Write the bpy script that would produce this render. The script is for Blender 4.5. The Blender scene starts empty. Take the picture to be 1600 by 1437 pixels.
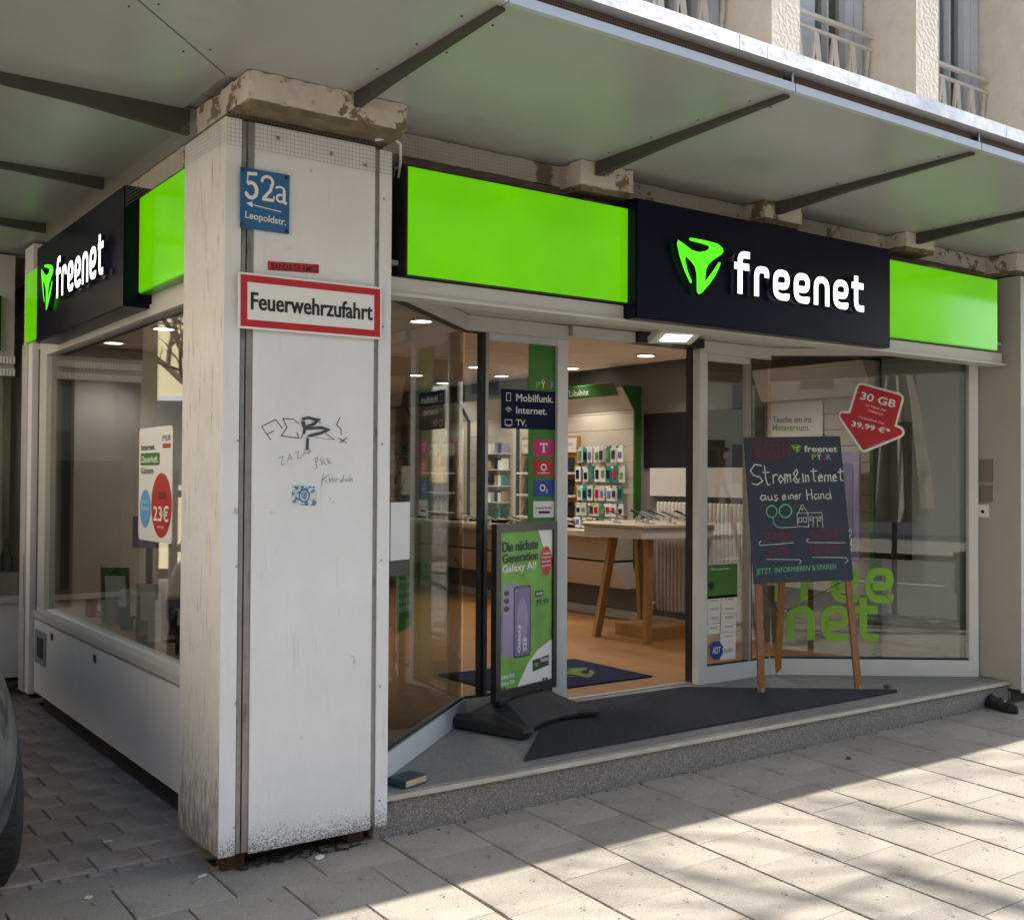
import bpy, bmesh, math, random
from math import radians as RD, sin, cos, pi
from mathutils import Vector, Matrix
random.seed(7)
SC = bpy.context.scene
COL = SC.collection

# ------------------------------------------------------------------ camera
FPX = 1718.4
YAW, PITCH, ROLL = 0.618175821, 0.0166381324, 0.00566598178
CAM = Vector((-1.4606, -3.8730, 1.4478))
_f = Vector((sin(YAW)*cos(PITCH), cos(YAW)*cos(PITCH), sin(PITCH)))
_r0 = Vector((cos(YAW), -sin(YAW), 0)); _u0 = _r0.cross(_f)
_r = cos(ROLL)*_r0 + sin(ROLL)*_u0
_u = -sin(ROLL)*_r0 + cos(ROLL)*_u0
cd = bpy.data.cameras.new('camera'); cam = bpy.data.objects.new('camera', cd); COL.objects.link(cam)
cd.sensor_fit = 'HORIZONTAL'; cd.sensor_width = 36; cd.lens = FPX/1600*36
cd.clip_start = 0.05; cd.clip_end = 2000
mw = Matrix.Identity(4)
for i in range(3):
    mw[i][0] = _r[i]; mw[i][1] = _u[i]; mw[i][2] = -_f[i]; mw[i][3] = CAM[i]
cam.matrix_world = mw
SC.camera = cam

# ------------------------------------------------------------------ light
SUN_EL, SUN_AZ = RD(40.0), RD(100.2)      # azimuth clockwise from +Y
w = bpy.data.worlds.new('World'); SC.world = w; w.use_nodes = True
nt = w.node_tree; nt.nodes.clear()
sky = nt.nodes.new('ShaderNodeTexSky'); sky.sky_type = 'NISHITA'; sky.sun_disc = False
sky.sun_elevation = SUN_EL; sky.sun_rotation = SUN_AZ; sky.altitude = 500
sky.air_density = 1.0; sky.dust_density = 1.5; sky.ozone_density = 1.0
bg = nt.nodes.new('ShaderNodeBackground'); bg.inputs[1].default_value = 0.15
wo = nt.nodes.new('ShaderNodeOutputWorld')
nt.links.new(sky.outputs[0], bg.inputs[0]); nt.links.new(bg.outputs[0], wo.inputs[0])
sd = bpy.data.lights.new('sun', 'SUN'); sd.energy = 5.0; sd.angle = RD(0.55); sd.color = (1, .94, .86)
sun = bpy.data.objects.new('sun', sd); COL.objects.link(sun)
sdir = Vector((sin(SUN_AZ)*cos(SUN_EL), cos(SUN_AZ)*cos(SUN_EL), sin(SUN_EL)))
sun.rotation_euler = sdir.to_track_quat('Z', 'Y').to_euler(); sun.location = sdir*30
SC.view_settings.view_transform = 'Standard'; SC.view_settings.look = 'None'
SC.view_settings.exposure = 1.22; SC.view_settings.gamma = 1.0
SC.view_settings.use_curve_mapping = False

# ------------------------------------------------------------------ measuring helpers (photo survey: a sight line met with the plane of a surface)
def ray(x, y):
    return _r*((x-800)/FPX) + _u*((718.5-y)/FPX) + _f
def meet(x, y, p0, n):
    r = ray(x, y); n = Vector(n); return CAM + r*((Vector(p0)-CAM).dot(n)/r.dot(n))
class Fr:
    """a flat frame in the place: origin o, unit axes u (right) and v (up), n faces out"""
    def __init__(s, o, u, v=(0, 0, 1)):
        s.o = Vector(o); s.u = Vector(u).normalized(); s.v = Vector(v).normalized(); s.n = s.u.cross(s.v).normalized()
    def P(s, a, b, h=0.0): return s.o + s.u*a + s.v*b + s.n*h
    def uv(s, x, y):
        p = meet(x, y, s.o, s.n) - s.o; return (p.dot(s.u), p.dot(s.v))
    def up(s, h): return Fr(s.P(0, 0, h), s.u, s.v)

# ------------------------------------------------------------------ materials
MATS = {}
def srgb(r, g, b):
    f = lambda c: ((c/255+.055)/1.055)**2.4 if c/255 > .04045 else c/255/12.92
    return (f(r), f(g), f(b), 1)
def mat(name, col, rough=.6, metal=0, var=0.0, vscale=6, bump=0.0, bscale=80, col2=None, emit=None, estr=0, rnd=0.0, spec=.5, stretch=None, thr=None, coat=0):
    if name in MATS: return MATS[name]
    m = bpy.data.materials.new(name); m.use_nodes = True; MATS[name] = m
    n = m.node_tree; b = n.nodes['Principled BSDF']; L = n.links.new
    c = col if len(col) == 4 else (*col, 1)
    b.inputs['Base Color'].default_value = c; b.inputs['Roughness'].default_value = rough
    b.inputs['Metallic'].default_value = metal; b.inputs['Specular IOR Level'].default_value = spec
    if coat: b.inputs['Coat Weight'].default_value = coat; b.inputs['Coat Roughness'].default_value = .06
    m.diffuse_color = c
    tc = n.nodes.new('ShaderNodeTexCoord'); src = tc.outputs['Object']
    if stretch:
        mp = n.nodes.new('ShaderNodeMapping'); mp.inputs['Scale'].default_value = stretch; L(src, mp.inputs[0]); src = mp.outputs[0]
    cur = None
    if var or col2:
        t = n.nodes.new('ShaderNodeTexNoise'); t.inputs['Scale'].default_value = vscale; t.inputs['Detail'].default_value = 6; t.inputs['Roughness'].default_value = .65
        L(src, t.inputs['Vector'])
        rp = n.nodes.new('ShaderNodeValToRGB')
        lo, hi = thr if thr else (.32, .68)
        rp.color_ramp.elements[0].position = lo; rp.color_ramp.elements[1].position = hi
        c2 = col2 if col2 else tuple(x*(1-var) for x in c[:3])
        rp.color_ramp.elements[0].color = (*c2[:3], 1); rp.color_ramp.elements[1].color = tuple(min(1, x*(1+var*.5)) for x in c[:3])+(1,)
        L(t.outputs['Fac'], rp.inputs[0]); cur = rp.outputs[0]
    if rnd:
        oi = n.nodes.new('ShaderNodeObjectInfo'); hv = n.nodes.new('ShaderNodeHueSaturation')
        mr = n.nodes.new('ShaderNodeMapRange'); mr.inputs['To Min'].default_value = 1-rnd; mr.inputs['To Max'].default_value = 1+rnd
        L(oi.outputs['Random'], mr.inputs['Value']); L(mr.outputs[0], hv.inputs['Value'])
        if cur: L(cur, hv.inputs['Color'])
        else: hv.inputs['Color'].default_value = c
        cur = hv.outputs[0]
    if cur: L(cur, b.inputs['Base Color'])
    if bump:
        t2 = n.nodes.new('ShaderNodeTexNoise'); t2.inputs['Scale'].default_value = bscale; t2.inputs['Detail'].default_value = 4
        L(src, t2.inputs['Vector'])
        bp = n.nodes.new('ShaderNodeBump'); bp.inputs['Strength'].default_value = bump; bp.inputs['Distance'].default_value = .004
        L(t2.outputs['Fac'], bp.inputs['Height']); L(bp.outputs[0], b.inputs['Normal'])
    if emit:
        b.inputs['Emission Color'].default_value = (*emit[:3], 1); b.inputs['Emission Strength'].default_value = estr
    m['cur'] = 1
    return m
def speckle(m, a, b2, scale, fac):
    """mineral speckle of two colours laid over the base colour"""
    n = m.node_tree; L = n.links.new; bs = n.nodes['Principled BSDF']
    tc = n.nodes.new('ShaderNodeTexCoord'); v = n.nodes.new('ShaderNodeTexVoronoi'); v.inputs['Scale'].default_value = scale
    L(tc.outputs['Object'], v.inputs['Vector'])
    rp = n.nodes.new('ShaderNodeValToRGB'); rp.color_ramp.interpolation = 'CONSTANT'
    rp.color_ramp.elements[0].color = (*a, 1); rp.color_ramp.elements[1].position = .55; rp.color_ramp.elements[1].color = (*b2, 1)
    e = rp.color_ramp.elements.new(.8); e.color = tuple((x+y)/2*.5 for x, y in zip(a, b2))+(1,)
    sp = n.nodes.new('ShaderNodeSeparateColor'); L(v.outputs['Color'], sp.inputs[0]); L(sp.outputs[0], rp.inputs[0])
    mx = n.nodes.new('ShaderNodeMix'); mx.data_type = 'RGBA'; mx.inputs[0].default_value = fac
    lk = bs.inputs['Base Color'].links
    if lk: L(lk[0].from_socket, mx.inputs[6])
    else: mx.inputs[6].default_value = bs.inputs['Base Color'].default_value
    L(rp.outputs[0], mx.inputs[7]); L(mx.outputs[2], bs.inputs['Base Color'])
    return m
def dirt(m, colour, scale=3.0, lo=.55, hi=.75, zfade=None, stretch=(1, 1, 1), detail=8):
    """stains with a shape of their own; zfade=(z_full, z_none) keeps splash dirt near the foot of a thing"""
    n = m.node_tree; L = n.links.new; bs = n.nodes['Principled BSDF']
    tc = n.nodes.new('ShaderNodeTexCoord'); mp = n.nodes.new('ShaderNodeMapping'); mp.inputs['Scale'].default_value = stretch
    mp.inputs['Location'].default_value = (random.random()*9, random.random()*9, random.random()*9)
    L(tc.outputs['Object'], mp.inputs[0]); t = n.nodes.new('ShaderNodeTexNoise'); t.inputs['Scale'].default_value = scale
    t.inputs['Detail'].default_value = detail; t.inputs['Roughness'].default_value = .7; L(mp.outputs[0], t.inputs['Vector'])
    fac = t.outputs['Fac']
    if zfade:
        sx = n.nodes.new('ShaderNodeSeparateXYZ'); L(tc.outputs['Object'], sx.inputs[0])
        mr = n.nodes.new('ShaderNodeMapRange'); mr.inputs['From Min'].default_value = zfade[0]; mr.inputs['From Max'].default_value = zfade[1]
        mr.inputs['To Min'].default_value = .22; mr.inputs['To Max'].default_value = -.5
        L(sx.outputs['Z'], mr.inputs['Value']); ad = n.nodes.new('ShaderNodeMath'); ad.operation = 'ADD'; L(fac, ad.inputs[0]); L(mr.outputs[0], ad.inputs[1]); fac = ad.outputs[0]
    mr2 = n.nodes.new('ShaderNodeMapRange'); mr2.inputs['From Min'].default_value = lo; mr2.inputs['From Max'].default_value = hi; L(fac, mr2.inputs['Value'])
    mx = n.nodes.new('ShaderNodeMix'); mx.data_type = 'RGBA'; L(mr2.outputs[0], mx.inputs[0])
    lk = bs.inputs['Base Color'].links
    if lk: L(lk[0].from_socket, mx.inputs[6])
    else: mx.inputs[6].default_value = bs.inputs['Base Color'].default_value
    mx.inputs[7].default_value = (*colour, 1); L(mx.outputs[2], bs.inputs['Base Color'])
    return m
def glassmat(name, tint=(.93, .95, .93), k=1.9):
    m = bpy.data.materials.new(name); m.use_nodes = True; n = m.node_tree; n.nodes.clear(); L = n.links.new
    o = n.nodes.new('ShaderNodeOutputMaterial'); tr = n.nodes.new('ShaderNodeBsdfTransparent'); tr.inputs[0].default_value = (*tint, 1)
    gl = n.nodes.new('ShaderNodeBsdfGlossy'); gl.inputs['Roughness'].default_value = 0.005
    ge = n.nodes.new('ShaderNodeNewGeometry'); dt = n.nodes.new('ShaderNodeVectorMath'); dt.operation = 'DOT_PRODUCT'
    L(ge.outputs['Normal'], dt.inputs[0]); L(ge.outputs['Incoming'], dt.inputs[1])
    def mth(op, a, b=None):
        q = n.nodes.new('ShaderNodeMath'); q.operation = op
        if hasattr(a, 'links'): L(a, q.inputs[0])
        else: q.inputs[0].default_value = a
        if b is not None:
            if hasattr(b, 'links'): L(b, q.inputs[1])
            else: q.inputs[1].default_value = b
        return q.outputs[0]
    fr = mth('ADD', mth('MULTIPLY', mth('POWER', mth('SUBTRACT', 1.0, mth('ABSOLUTE', dt.outputs['Value'])), 5.0), .94), .06)
    mu = n.nodes.new('ShaderNodeMath'); mu.operation = 'MULTIPLY'; mu.inputs[1].default_value = k; mu.use_clamp = True
    mx = n.nodes.new('ShaderNodeMixShader'); L(fr, mu.inputs[0]); L(mu.outputs[0], mx.inputs[0]); L(tr.outputs[0], mx.inputs[1]); L(gl.outputs[0], mx.inputs[2]); L(mx.outputs[0], o.inputs[0])
    return m
M = dict(
    clad=dirt(dirt(dirt(mat('painted_cladding', (.68, .69, .70), .55, var=.07, vscale=2.5, bump=.15, bscale=60), (.42, .40, .37), 5, .60, .9, stretch=(6, 6, .5)), (.38, .37, .36), 9, .66, .70, stretch=(1, 1, .6)), (.15, .14, .13), 190, .58, .67, zfade=(.03, .45)),
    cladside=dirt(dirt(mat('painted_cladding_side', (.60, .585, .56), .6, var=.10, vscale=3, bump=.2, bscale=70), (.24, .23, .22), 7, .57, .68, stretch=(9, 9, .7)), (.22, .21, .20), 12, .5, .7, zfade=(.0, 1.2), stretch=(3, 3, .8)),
    rail=dirt(mat('aluminium_rail', (.30, .29, .29), .45, .6, var=.2, vscale=8), (.07, .06, .055), 9, .55, .7, stretch=(4, 4, .6)),
    white=dirt(mat('white_frame', (.60, .61, .60), .35, var=.04), (.35, .33, .30), 8, .66, .85),
    panel=mat('grey_panel', (.80, .78, .75), .38, var=.05, vscale=1.5),
    trim=mat('light_trim', (.52, .51, .48), .4, var=.06),
    dark=mat('dark_gasket', (.015, .015, .016), .5),
    soffit=dirt(mat('canopy_sheet', (.38, .395, .385), .36, var=.09, vscale=.9, spec=.5, bump=.04, bscale=1.5), (.25, .245, .22), 1.6, .56, .85),
    bracket=mat('dark_bracket', (.055, .050, .046), .6, var=.2),
    galv=dirt(mat('galvanised', (.60, .62, .64), .38, .35, var=.12, vscale=25, bump=.5, bscale=30), (.78, .78, .78), 40, .6, .7),
    plaster=dirt(mat('peeling_plaster', (.56, .50, .42), .9, var=.12, vscale=9, bump=.6, bscale=60), (.17, .135, .07), 5, .55, .575, detail=14),
    brown=mat('bare_render', (.17, .14, .08), .95, var=.35, vscale=10, bump=1, bscale=50),
    green=mat('green_acrylic', (.07, .30, .0), .10, bump=.10, bscale=2.5, emit=(.125, .50, .0), estr=.36, spec=.35),
    greenside=mat('green_side', (.10, .42, .0), .3),
    navy=mat('navy_sheet', (.003, .0035, .014), .3, var=.1, spec=.12),
    ledwhite=mat('lit_white_acrylic', (.9, .9, .9), .3, emit=(.92, .96, 1), estr=.85),
    ledgreen=mat('lit_green_acrylic', (.1, .6, .02), .3, emit=(.05, .75, .0), estr=.6),
    enamel=mat('blue_enamel', (.006, .105, .27), .18, var=.08, coat=.4),
    wpaint=mat('white_print', (.72, .72, .70), .4),
    red=mat('red_print', (.44, .012, .02), .35, var=.1),
    black=mat('black_print', (.012, .012, .012), .5),
    ink=mat('marker_ink', (.05, .05, .06), .7),
    pencil=mat('pencil_ink', (.22, .22, .22), .8),
    granite=speckle(mat('granite', (.24, .225, .21), .7, var=.15, vscale=4, bump=.3, bscale=150), (.13, .12, .11), (.36, .33, .30), 260, .75),
    terrazzo=speckle(mat('terrazzo', (.27, .26, .24), .65, var=.15, vscale=5), (.17, .16, .15), (.36, .34, .31), 280, .7),
    nosing=mat('steel_nosing', (.55, .54, .51), .35, .6, var=.15, vscale=12),
    matt=speckle(mat('entrance_mat', (.022, .024, .032), .95, bump=1, bscale=300), (.012, .014, .020), (.045, .047, .058), 180, .6),
    slab=None, wood=None,
    rubber=mat('black_rubber', (.018, .018, .019), .62, var=.25, vscale=6, bump=.4, bscale=120),
    frameblk=mat('black_frame', (.012, .012, .013), .3),
    steel=mat('brushed_steel', (.35, .35, .36), .35, .8),
    slate=dirt(mat('chalk_slate', (.032, .042, .062), .75, var=.12, vscale=3), (.055, .065, .085), 4, .55, .8),
    easel=mat('easel_wood', (.26, .125, .055), .55, var=.35, vscale=6, stretch=(20, 20, 1.5), bump=.2),
    easel2=mat('varnished_wood', (.36, .16, .035), .4, var=.25, vscale=6, stretch=(12, 12, 1.5)),
    chalkw=mat('white_chalk', (.62, .64, .60), .9, var=.3, vscale=60), chalkg=mat('green_chalk', (.16, .50, .26), .9, var=.3, vscale=60),
    chalkr=mat('red_chalk', (.17, .03, .05), .9, var=.4, vscale=60),
    lime=mat('lime_vinyl', (.21, .43, .03), .5), vgreen=mat('green_vinyl', (.035, .17, .01), .45),
    vnavy=mat('navy_vinyl', (.012, .015, .045), .9, spec=.15), magenta=mat('magenta_vinyl', (.50, .01, .15), .5), vblue=mat('blue_vinyl', (.012, .045, .28), .5),
    bluedot=mat('light_blue_print', (.10, .32, .58), .5), purple=mat('lilac_print', (.30, .24, .42), .4, var=.2), purple2=mat('deep_lilac_print', (.16, .13, .30), .4, var=.3, vscale=3),
    pgreen=mat('poster_green', (.15, .40, .05), .45, var=.35, vscale=5), pdark=mat('poster_dark', (.015, .035, .04), .5),
    wall=mat('shop_wall_paint', (.13, .12, .11), .9, var=.04), wallw=mat('shop_white_wall', (.45, .42, .37), .85, var=.04),
    footbrick=mat('sooty_brick', (.045, .026, .018), .95, var=.4, vscale=30), wallgrey=mat('grey_wall', (.30, .32, .31), .8), slat=mat('birch_panel', (.42, .36, .28), .55, var=.12, stretch=(3, 3, 30)), header=mat('cream_header', (.52, .48, .42), .6),
    ugreen=mat('unit_green', (.02, .10, .012), .5), tabletop=mat('table_top', (.42, .34, .24), .4, var=.08), oak=mat('oak_leg', (.30, .15, .05), .5, var=.2, stretch=(12, 12, 1)),
    ctile=mat('ceiling_tile', (.78, .70, .63), .9, var=.05, bump=.3, bscale=200), radi=mat('radiator_enamel', (.42, .38, .32), .45),
    screen=mat('dark_screen', (.008, .008, .010), .15), phone=mat('phone_glass', (.015, .02, .03), .1, coat=.5), cable=mat('white_cable', (.6, .6, .58), .5),
    fac=dirt(mat('rough_render', (.46, .41, .335), .95, var=.10, vscale=3, bump=1.0, bscale=45), (.22, .19, .16), 2.6, .62, .85),
    facf=mat('rough_render_front', (.56, .51, .43), .95, var=.08, vscale=8, bump=1.6, bscale=40),
    wframe=mat('window_frame', (.50, .51, .54), .4), curtain=mat('grey_curtain', (.20, .22, .19), .9, var=.4, vscale=3, stretch=(12, 12, .1)), railp=mat('painted_railing', (.55, .50, .42), .5, var=.2),
    carp=mat('car_paint', (.040, .052, .060), .25, var=.1, coat=.8), tyre=mat('tyre_rubber', (.022, .022, .023), .8, bump=.4), chrome=mat('chrome', (.6, .6, .6), .15, 1),
    asphalt=speckle(mat('asphalt', (.12, .12, .118), .9, var=.2, vscale=1), (.08, .08, .08), (.17, .17, .165), 60, .5),
    beige=mat('opposite_render', (.62, .56, .45), .9, var=.1, vscale=.6), yellow=mat('yellow_render', (.62, .56, .36), .9, var=.06, vscale=.7),
    wing=mat('facade_glass', (.05, .06, .065), .1), roof=mat('roof_tile', (.16, .07, .045), .8, var=.2),
    bark=mat('bark', (.09, .075, .06), .95, var=.3, vscale=10, bump=1), leaf=mat('ivy_leaf', (.07, .11, .03), .7, var=.4, vscale=9),
    cloth=mat('beige_canvas', (.36, .33, .28), .9, var=.1), dirtm=mat('joint_soil', (.030, .026, .022), 1, var=.4, vscale=20),
    rust=mat('rusty_steel', (.05, .018, .010), .9, var=.5, vscale=20), butt=mat('cigarette_paper', (.65, .62, .56), .9), papere=mat('page_edges', (.50, .40, .27), .9, var=.2, vscale=200, stretch=(1, 1, 20)),
    bookc=mat('teal_book_cloth', (.02, .045, .055), .5, var=.15), shoe=mat('black_fabric', (.006, .006, .008), .7, bump=.5, bscale=200), bottle=mat('green_bottle', (.03, .12, .06), .1),
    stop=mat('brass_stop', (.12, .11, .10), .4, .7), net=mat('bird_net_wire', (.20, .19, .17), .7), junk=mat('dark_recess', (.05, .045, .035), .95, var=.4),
    plate=mat('zinc_plate', (.33, .33, .32), .5, .4, var=.2),
    kraft=mat('carton', (.34, .25, .15), .8, var=.1), green2=mat('sleeve_print', (.10, .26, .06), .5, var=.4, vscale=30), teal=mat('teal_print', (.03, .20, .17), .5),
    lampw=mat('lit_lamp_face', (.9, .9, .9), .3, emit=(1, .97, .9), estr=9), flood=mat('lit_flood_face', (.9, .9, .9), .3, emit=(.97, .98, 1), estr=9),
    grit=mat('grit', (.25, .24, .22), 1), steelp=mat('bell_plate', (.24, .21, .20), .4, .5),
)
M['glass'] = glassmat('shop_glass', tint=(.90, .915, .90), k=1.5)
M['glasstint'] = glassmat('tinted_shop_glass', tint=(.76, .79, .76), k=1.6); M['glassmild'] = glassmat('mild_tinted_glass', tint=(.88, .90, .89), k=1.45)
M['glasspane'] = glassmat('pane_glass_dark', (.9, .93, .9), 1.2)
# slabs: warm grey concrete, lighter exposed aggregate, per-slab tone
M['slab'] = dirt(dirt(speckle(mat('paving_concrete', (.335, .305, .25), .85, var=.14, vscale=2.2, rnd=.17, bump=.5, bscale=140), (.26, .235, .195), (.43, .39, .32), 300, .35), (.19, .175, .15), 4, .53, .72), (.09, .08, .075), 22, .64, .67)
M['stone'] = dirt(mat('driveway_stone', (.40, .34, .29), .8, var=.25, vscale=3, rnd=.16, bump=.6, bscale=90), (.16, .14, .125), 5, .5, .75)
def uneven_backlight(m, lo, hi):
    n = m.node_tree; L = n.links.new; bs = n.nodes['Principled BSDF']; tc = n.nodes.new('ShaderNodeTexCoord')
    t = n.nodes.new('ShaderNodeTexNoise'); t.inputs['Scale'].default_value = 2.2; t.inputs['Detail'].default_value = 3; L(tc.outputs['Object'], t.inputs['Vector'])
    mr = n.nodes.new('ShaderNodeMapRange'); mr.inputs['From Min'].default_value = .3; mr.inputs['From Max'].default_value = .7; mr.inputs['To Min'].default_value = lo; mr.inputs['To Max'].default_value = hi
    L(t.outputs['Fac'], mr.inputs['Value']); L(mr.outputs[0], bs.inputs['Emission Strength'])
uneven_backlight(M['green'], .30, .40)
dirt(M['green'], (.12, .20, .04), 30, .70, .78)
def wood_floor():
    m = mat('wood_floor', (.40, .215, .085), .38, var=.1)
    n = m.node_tree; L = n.links.new; bs = n.nodes['Principled BSDF']
    tc = n.nodes.new('ShaderNodeTexCoord'); mp = n.nodes.new('ShaderNodeMapping'); mp.inputs['Rotation'].default_value = (0, 0, pi/2)
    L(tc.outputs['Object'], mp.inputs[0]); br = n.nodes.new('ShaderNodeTexBrick'); L(mp.outputs[0], br.inputs[0])
    br.inputs['Scale'].default_value = 1; br.inputs['Brick Width'].default_value = .6; br.inputs['Row Height'].default_value = .07; br.inputs['Mortar Size'].default_value = .0015
    br.inputs['Color1'].default_value = (.34, .17, .062, 1); br.inputs['Color2'].default_value = (.27, .13, .045, 1); br.inputs['Mortar'].default_value = (.12, .06, .025, 1)
    L(br.outputs[0], bs.inputs['Base Color']); return m
M['wood'] = wood_floor()

# ------------------------------------------------------------------ object helpers
def tag(o, label=None, cat=None, group=None, kind=None):
    if label: o['label'] = label
    if cat: o['category'] = cat
    if group: o['group'] = group
    if kind: o['kind'] = kind
    return o
def E(name, loc, label, cat, group=None, rz=0):
    o = bpy.data.objects.new(name, None); COL.objects.link(o); o.location = loc; o.rotation_euler = (0, 0, rz); o.empty_display_size = .1
    return tag(o, label, cat, group)
def link_me(name, me, m, parent=None, smooth=False):
    o = bpy.data.objects.new(name, me); COL.objects.link(o)
    if m and not me.materials: me.materials.append(m if not isinstance(m, str) else M[m])
    if smooth:
        for p in me.polygons: p.use_smooth = True
    if parent:
        o.parent = parent
        if parent.type == 'EMPTY' and not parent.get('local'):
            o.matrix_parent_inverse = Matrix.Translation(-Vector(parent.location))
    return o
def O(name, bm, m, parent=None, label=None, cat=None, group=None, kind=None, smooth=False, bev=0):
    ids = sorted({f.material_index for f in bm.faces}) if name.endswith('lettering') else []
    if len(ids) > 1:                      # each line of writing is a part of its own
        o = None
        for i in ids:
            c = bm.copy(); bmesh.ops.delete(c, geom=[f for f in c.faces if f.material_index != i], context='FACES')
            for f in c.faces: f.material_index = 0
            o = O(name, c, m, parent, kind=kind)
        bm.free(); return o
    for f in bm.faces: f.material_index = 0
    if bev: bmesh.ops.bevel(bm, geom=[e for e in bm.edges if len(e.link_faces) == 2 and e.calc_face_angle(0) > .6], offset=bev, segments=1, affect='EDGES')
    me = bpy.data.meshes.new(name); bm.normal_update(); bm.to_mesh(me); bm.free()
    return tag(link_me(name, me, m, parent, smooth), label, cat, group, kind)
def B(): return bmesh.new()
def box(bm, x0, x1, y0, y1, z0, z1):
    vs = [bm.verts.new((x, y, z)) for x in (x0, x1) for y in (y0, y1) for z in (z0, z1)]
    for f in ((0, 1, 3, 2), (4, 6, 7, 5), (0, 4, 5, 1), (2, 3, 7, 6), (0, 2, 6, 4), (1, 5, 7, 3)): bm.faces.new([vs[i] for i in f])
    return bm
def fbox(bm, fr, a0, a1, b0, b1, h0, h1):
    vs = [bm.verts.new(fr.P(a, b, h)) for a in (a0, a1) for b in (b0, b1) for h in (h0, h1)]
    for f in ((0, 1, 3, 2), (4, 6, 7, 5), (0, 4, 5, 1), (2, 3, 7, 6), (0, 2, 6, 4), (1, 5, 7, 3)): bm.faces.new([vs[i] for i in f])
    return bm
def bx(name, m, parent, *d, **k): return O(name, box(B(), *d), m, parent, **k)
def fb(name, m, parent, fr, *d, **k): return O(name, fbox(B(), fr, *d), m, parent, **k)
def prism(bm, fr, pts, h0, h1):
    """outline (concave allowed) from h0 to h1 above frame; one sheet when h0 == h1"""
    from mathutils.geometry import tessellate_polygon
    tris = tessellate_polygon([[Vector((a, b, 0)) for a, b in pts]])
    top = [bm.verts.new(fr.P(a, b, h1)) for a, b in pts]
    for t in tris: bm.faces.new([top[i] for i in t])
    if h0 != h1:
        bot = [bm.verts.new(fr.P(a, b, h0)) for a, b in pts]
        for t in tris: bm.faces.new([bot[i] for i in reversed(t)])
        k = len(pts)
        for i in range(k): bm.faces.new([top[i], top[(i+1) % k], bot[(i+1) % k], bot[i]])
        bmesh.ops.recalc_face_normals(bm, faces=bm.faces)
    return bm
def rrect(a0, a1, b0, b1, r, n=4):
    o = []
    for cx, cy, s in ((a1-r, b1-r, 0), (a0+r, b1-r, 1), (a0+r, b0+r, 2), (a1-r, b0+r, 3)):
        for i in range(n+1):
            t = (s+i/n)*pi/2; o.append((cx+r*cos(t), cy+r*sin(t)))
    return o
def ell(cx, cy, rx, ry, n=20): return [(cx+rx*cos(2*pi*i/n), cy+ry*sin(2*pi*i/n)) for i in range(n)]
def tube(bm, pts, r, n=8, r1=None):
    pts = [Vector(p) for p in pts]; rings = []
    for i, p in enumerate(pts):
        d = (pts[min(i+1, len(pts)-1)]-pts[max(i-1, 0)]).normalized()
        a = d.cross(Vector((0, 0, 1)) if abs(d.z) < .9 else Vector((1, 0, 0))).normalized(); b = d.cross(a)
        rr = r if r1 is None else r+(r1-r)*i/(len(pts)-1)
        rings.append([bm.verts.new(p+(a*cos(2*pi*k/n)+b*sin(2*pi*k/n))*rr) for k in range(n)])
    for x, y in zip(rings, rings[1:]):
        for k in range(n): bm.faces.new((x[k], x[(k+1) % n], y[(k+1) % n], y[k]))
    bm.faces.new(rings[0][::-1]); bm.faces.new(rings[-1]); return bm
def sbar(bm, a, b, w, t, side=(0, 0, 1)):
    """square bar from a to b, w across 'side', t the other way"""
    a, b = Vector(a), Vector(b); d = (b-a).normalized(); s = Vector(side); s = (s-d*s.dot(d)).normalized(); q = d.cross(s)
    vs = [bm.verts.new(p+s*i*w/2+q*j*t/2) for p in (a, b) for i in (-1, 1) for j in (-1, 1)]
    for f in ((0, 1, 3, 2), (4, 6, 7, 5), (0, 4, 5, 1), (2, 3, 7, 6), (0, 2, 6, 4), (1, 5, 7, 3)): bm.faces.new([vs[i] for i in f])
    return bm
def lathe(bm, c, prof, n=16):
    c = Vector(c); rings = [[bm.verts.new(c+Vector((r*cos(2*pi*k/n), r*sin(2*pi*k/n), z))) for k in range(n)] for r, z in prof]
    for x, y in zip(rings, rings[1:]):
        for k in range(n): bm.faces.new((x[k], x[(k+1) % n], y[(k+1) % n], y[k]))
    bm.faces.new(rings[0][::-1]); bm.faces.new(rings[-1]); return bm
def sided(o, n, m):
    o.data.materials.append(M[m])
    for p in o.data.polygons:
        if abs(p.normal.dot(n)) < .6: p.material_index = 1
    return o
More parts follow.
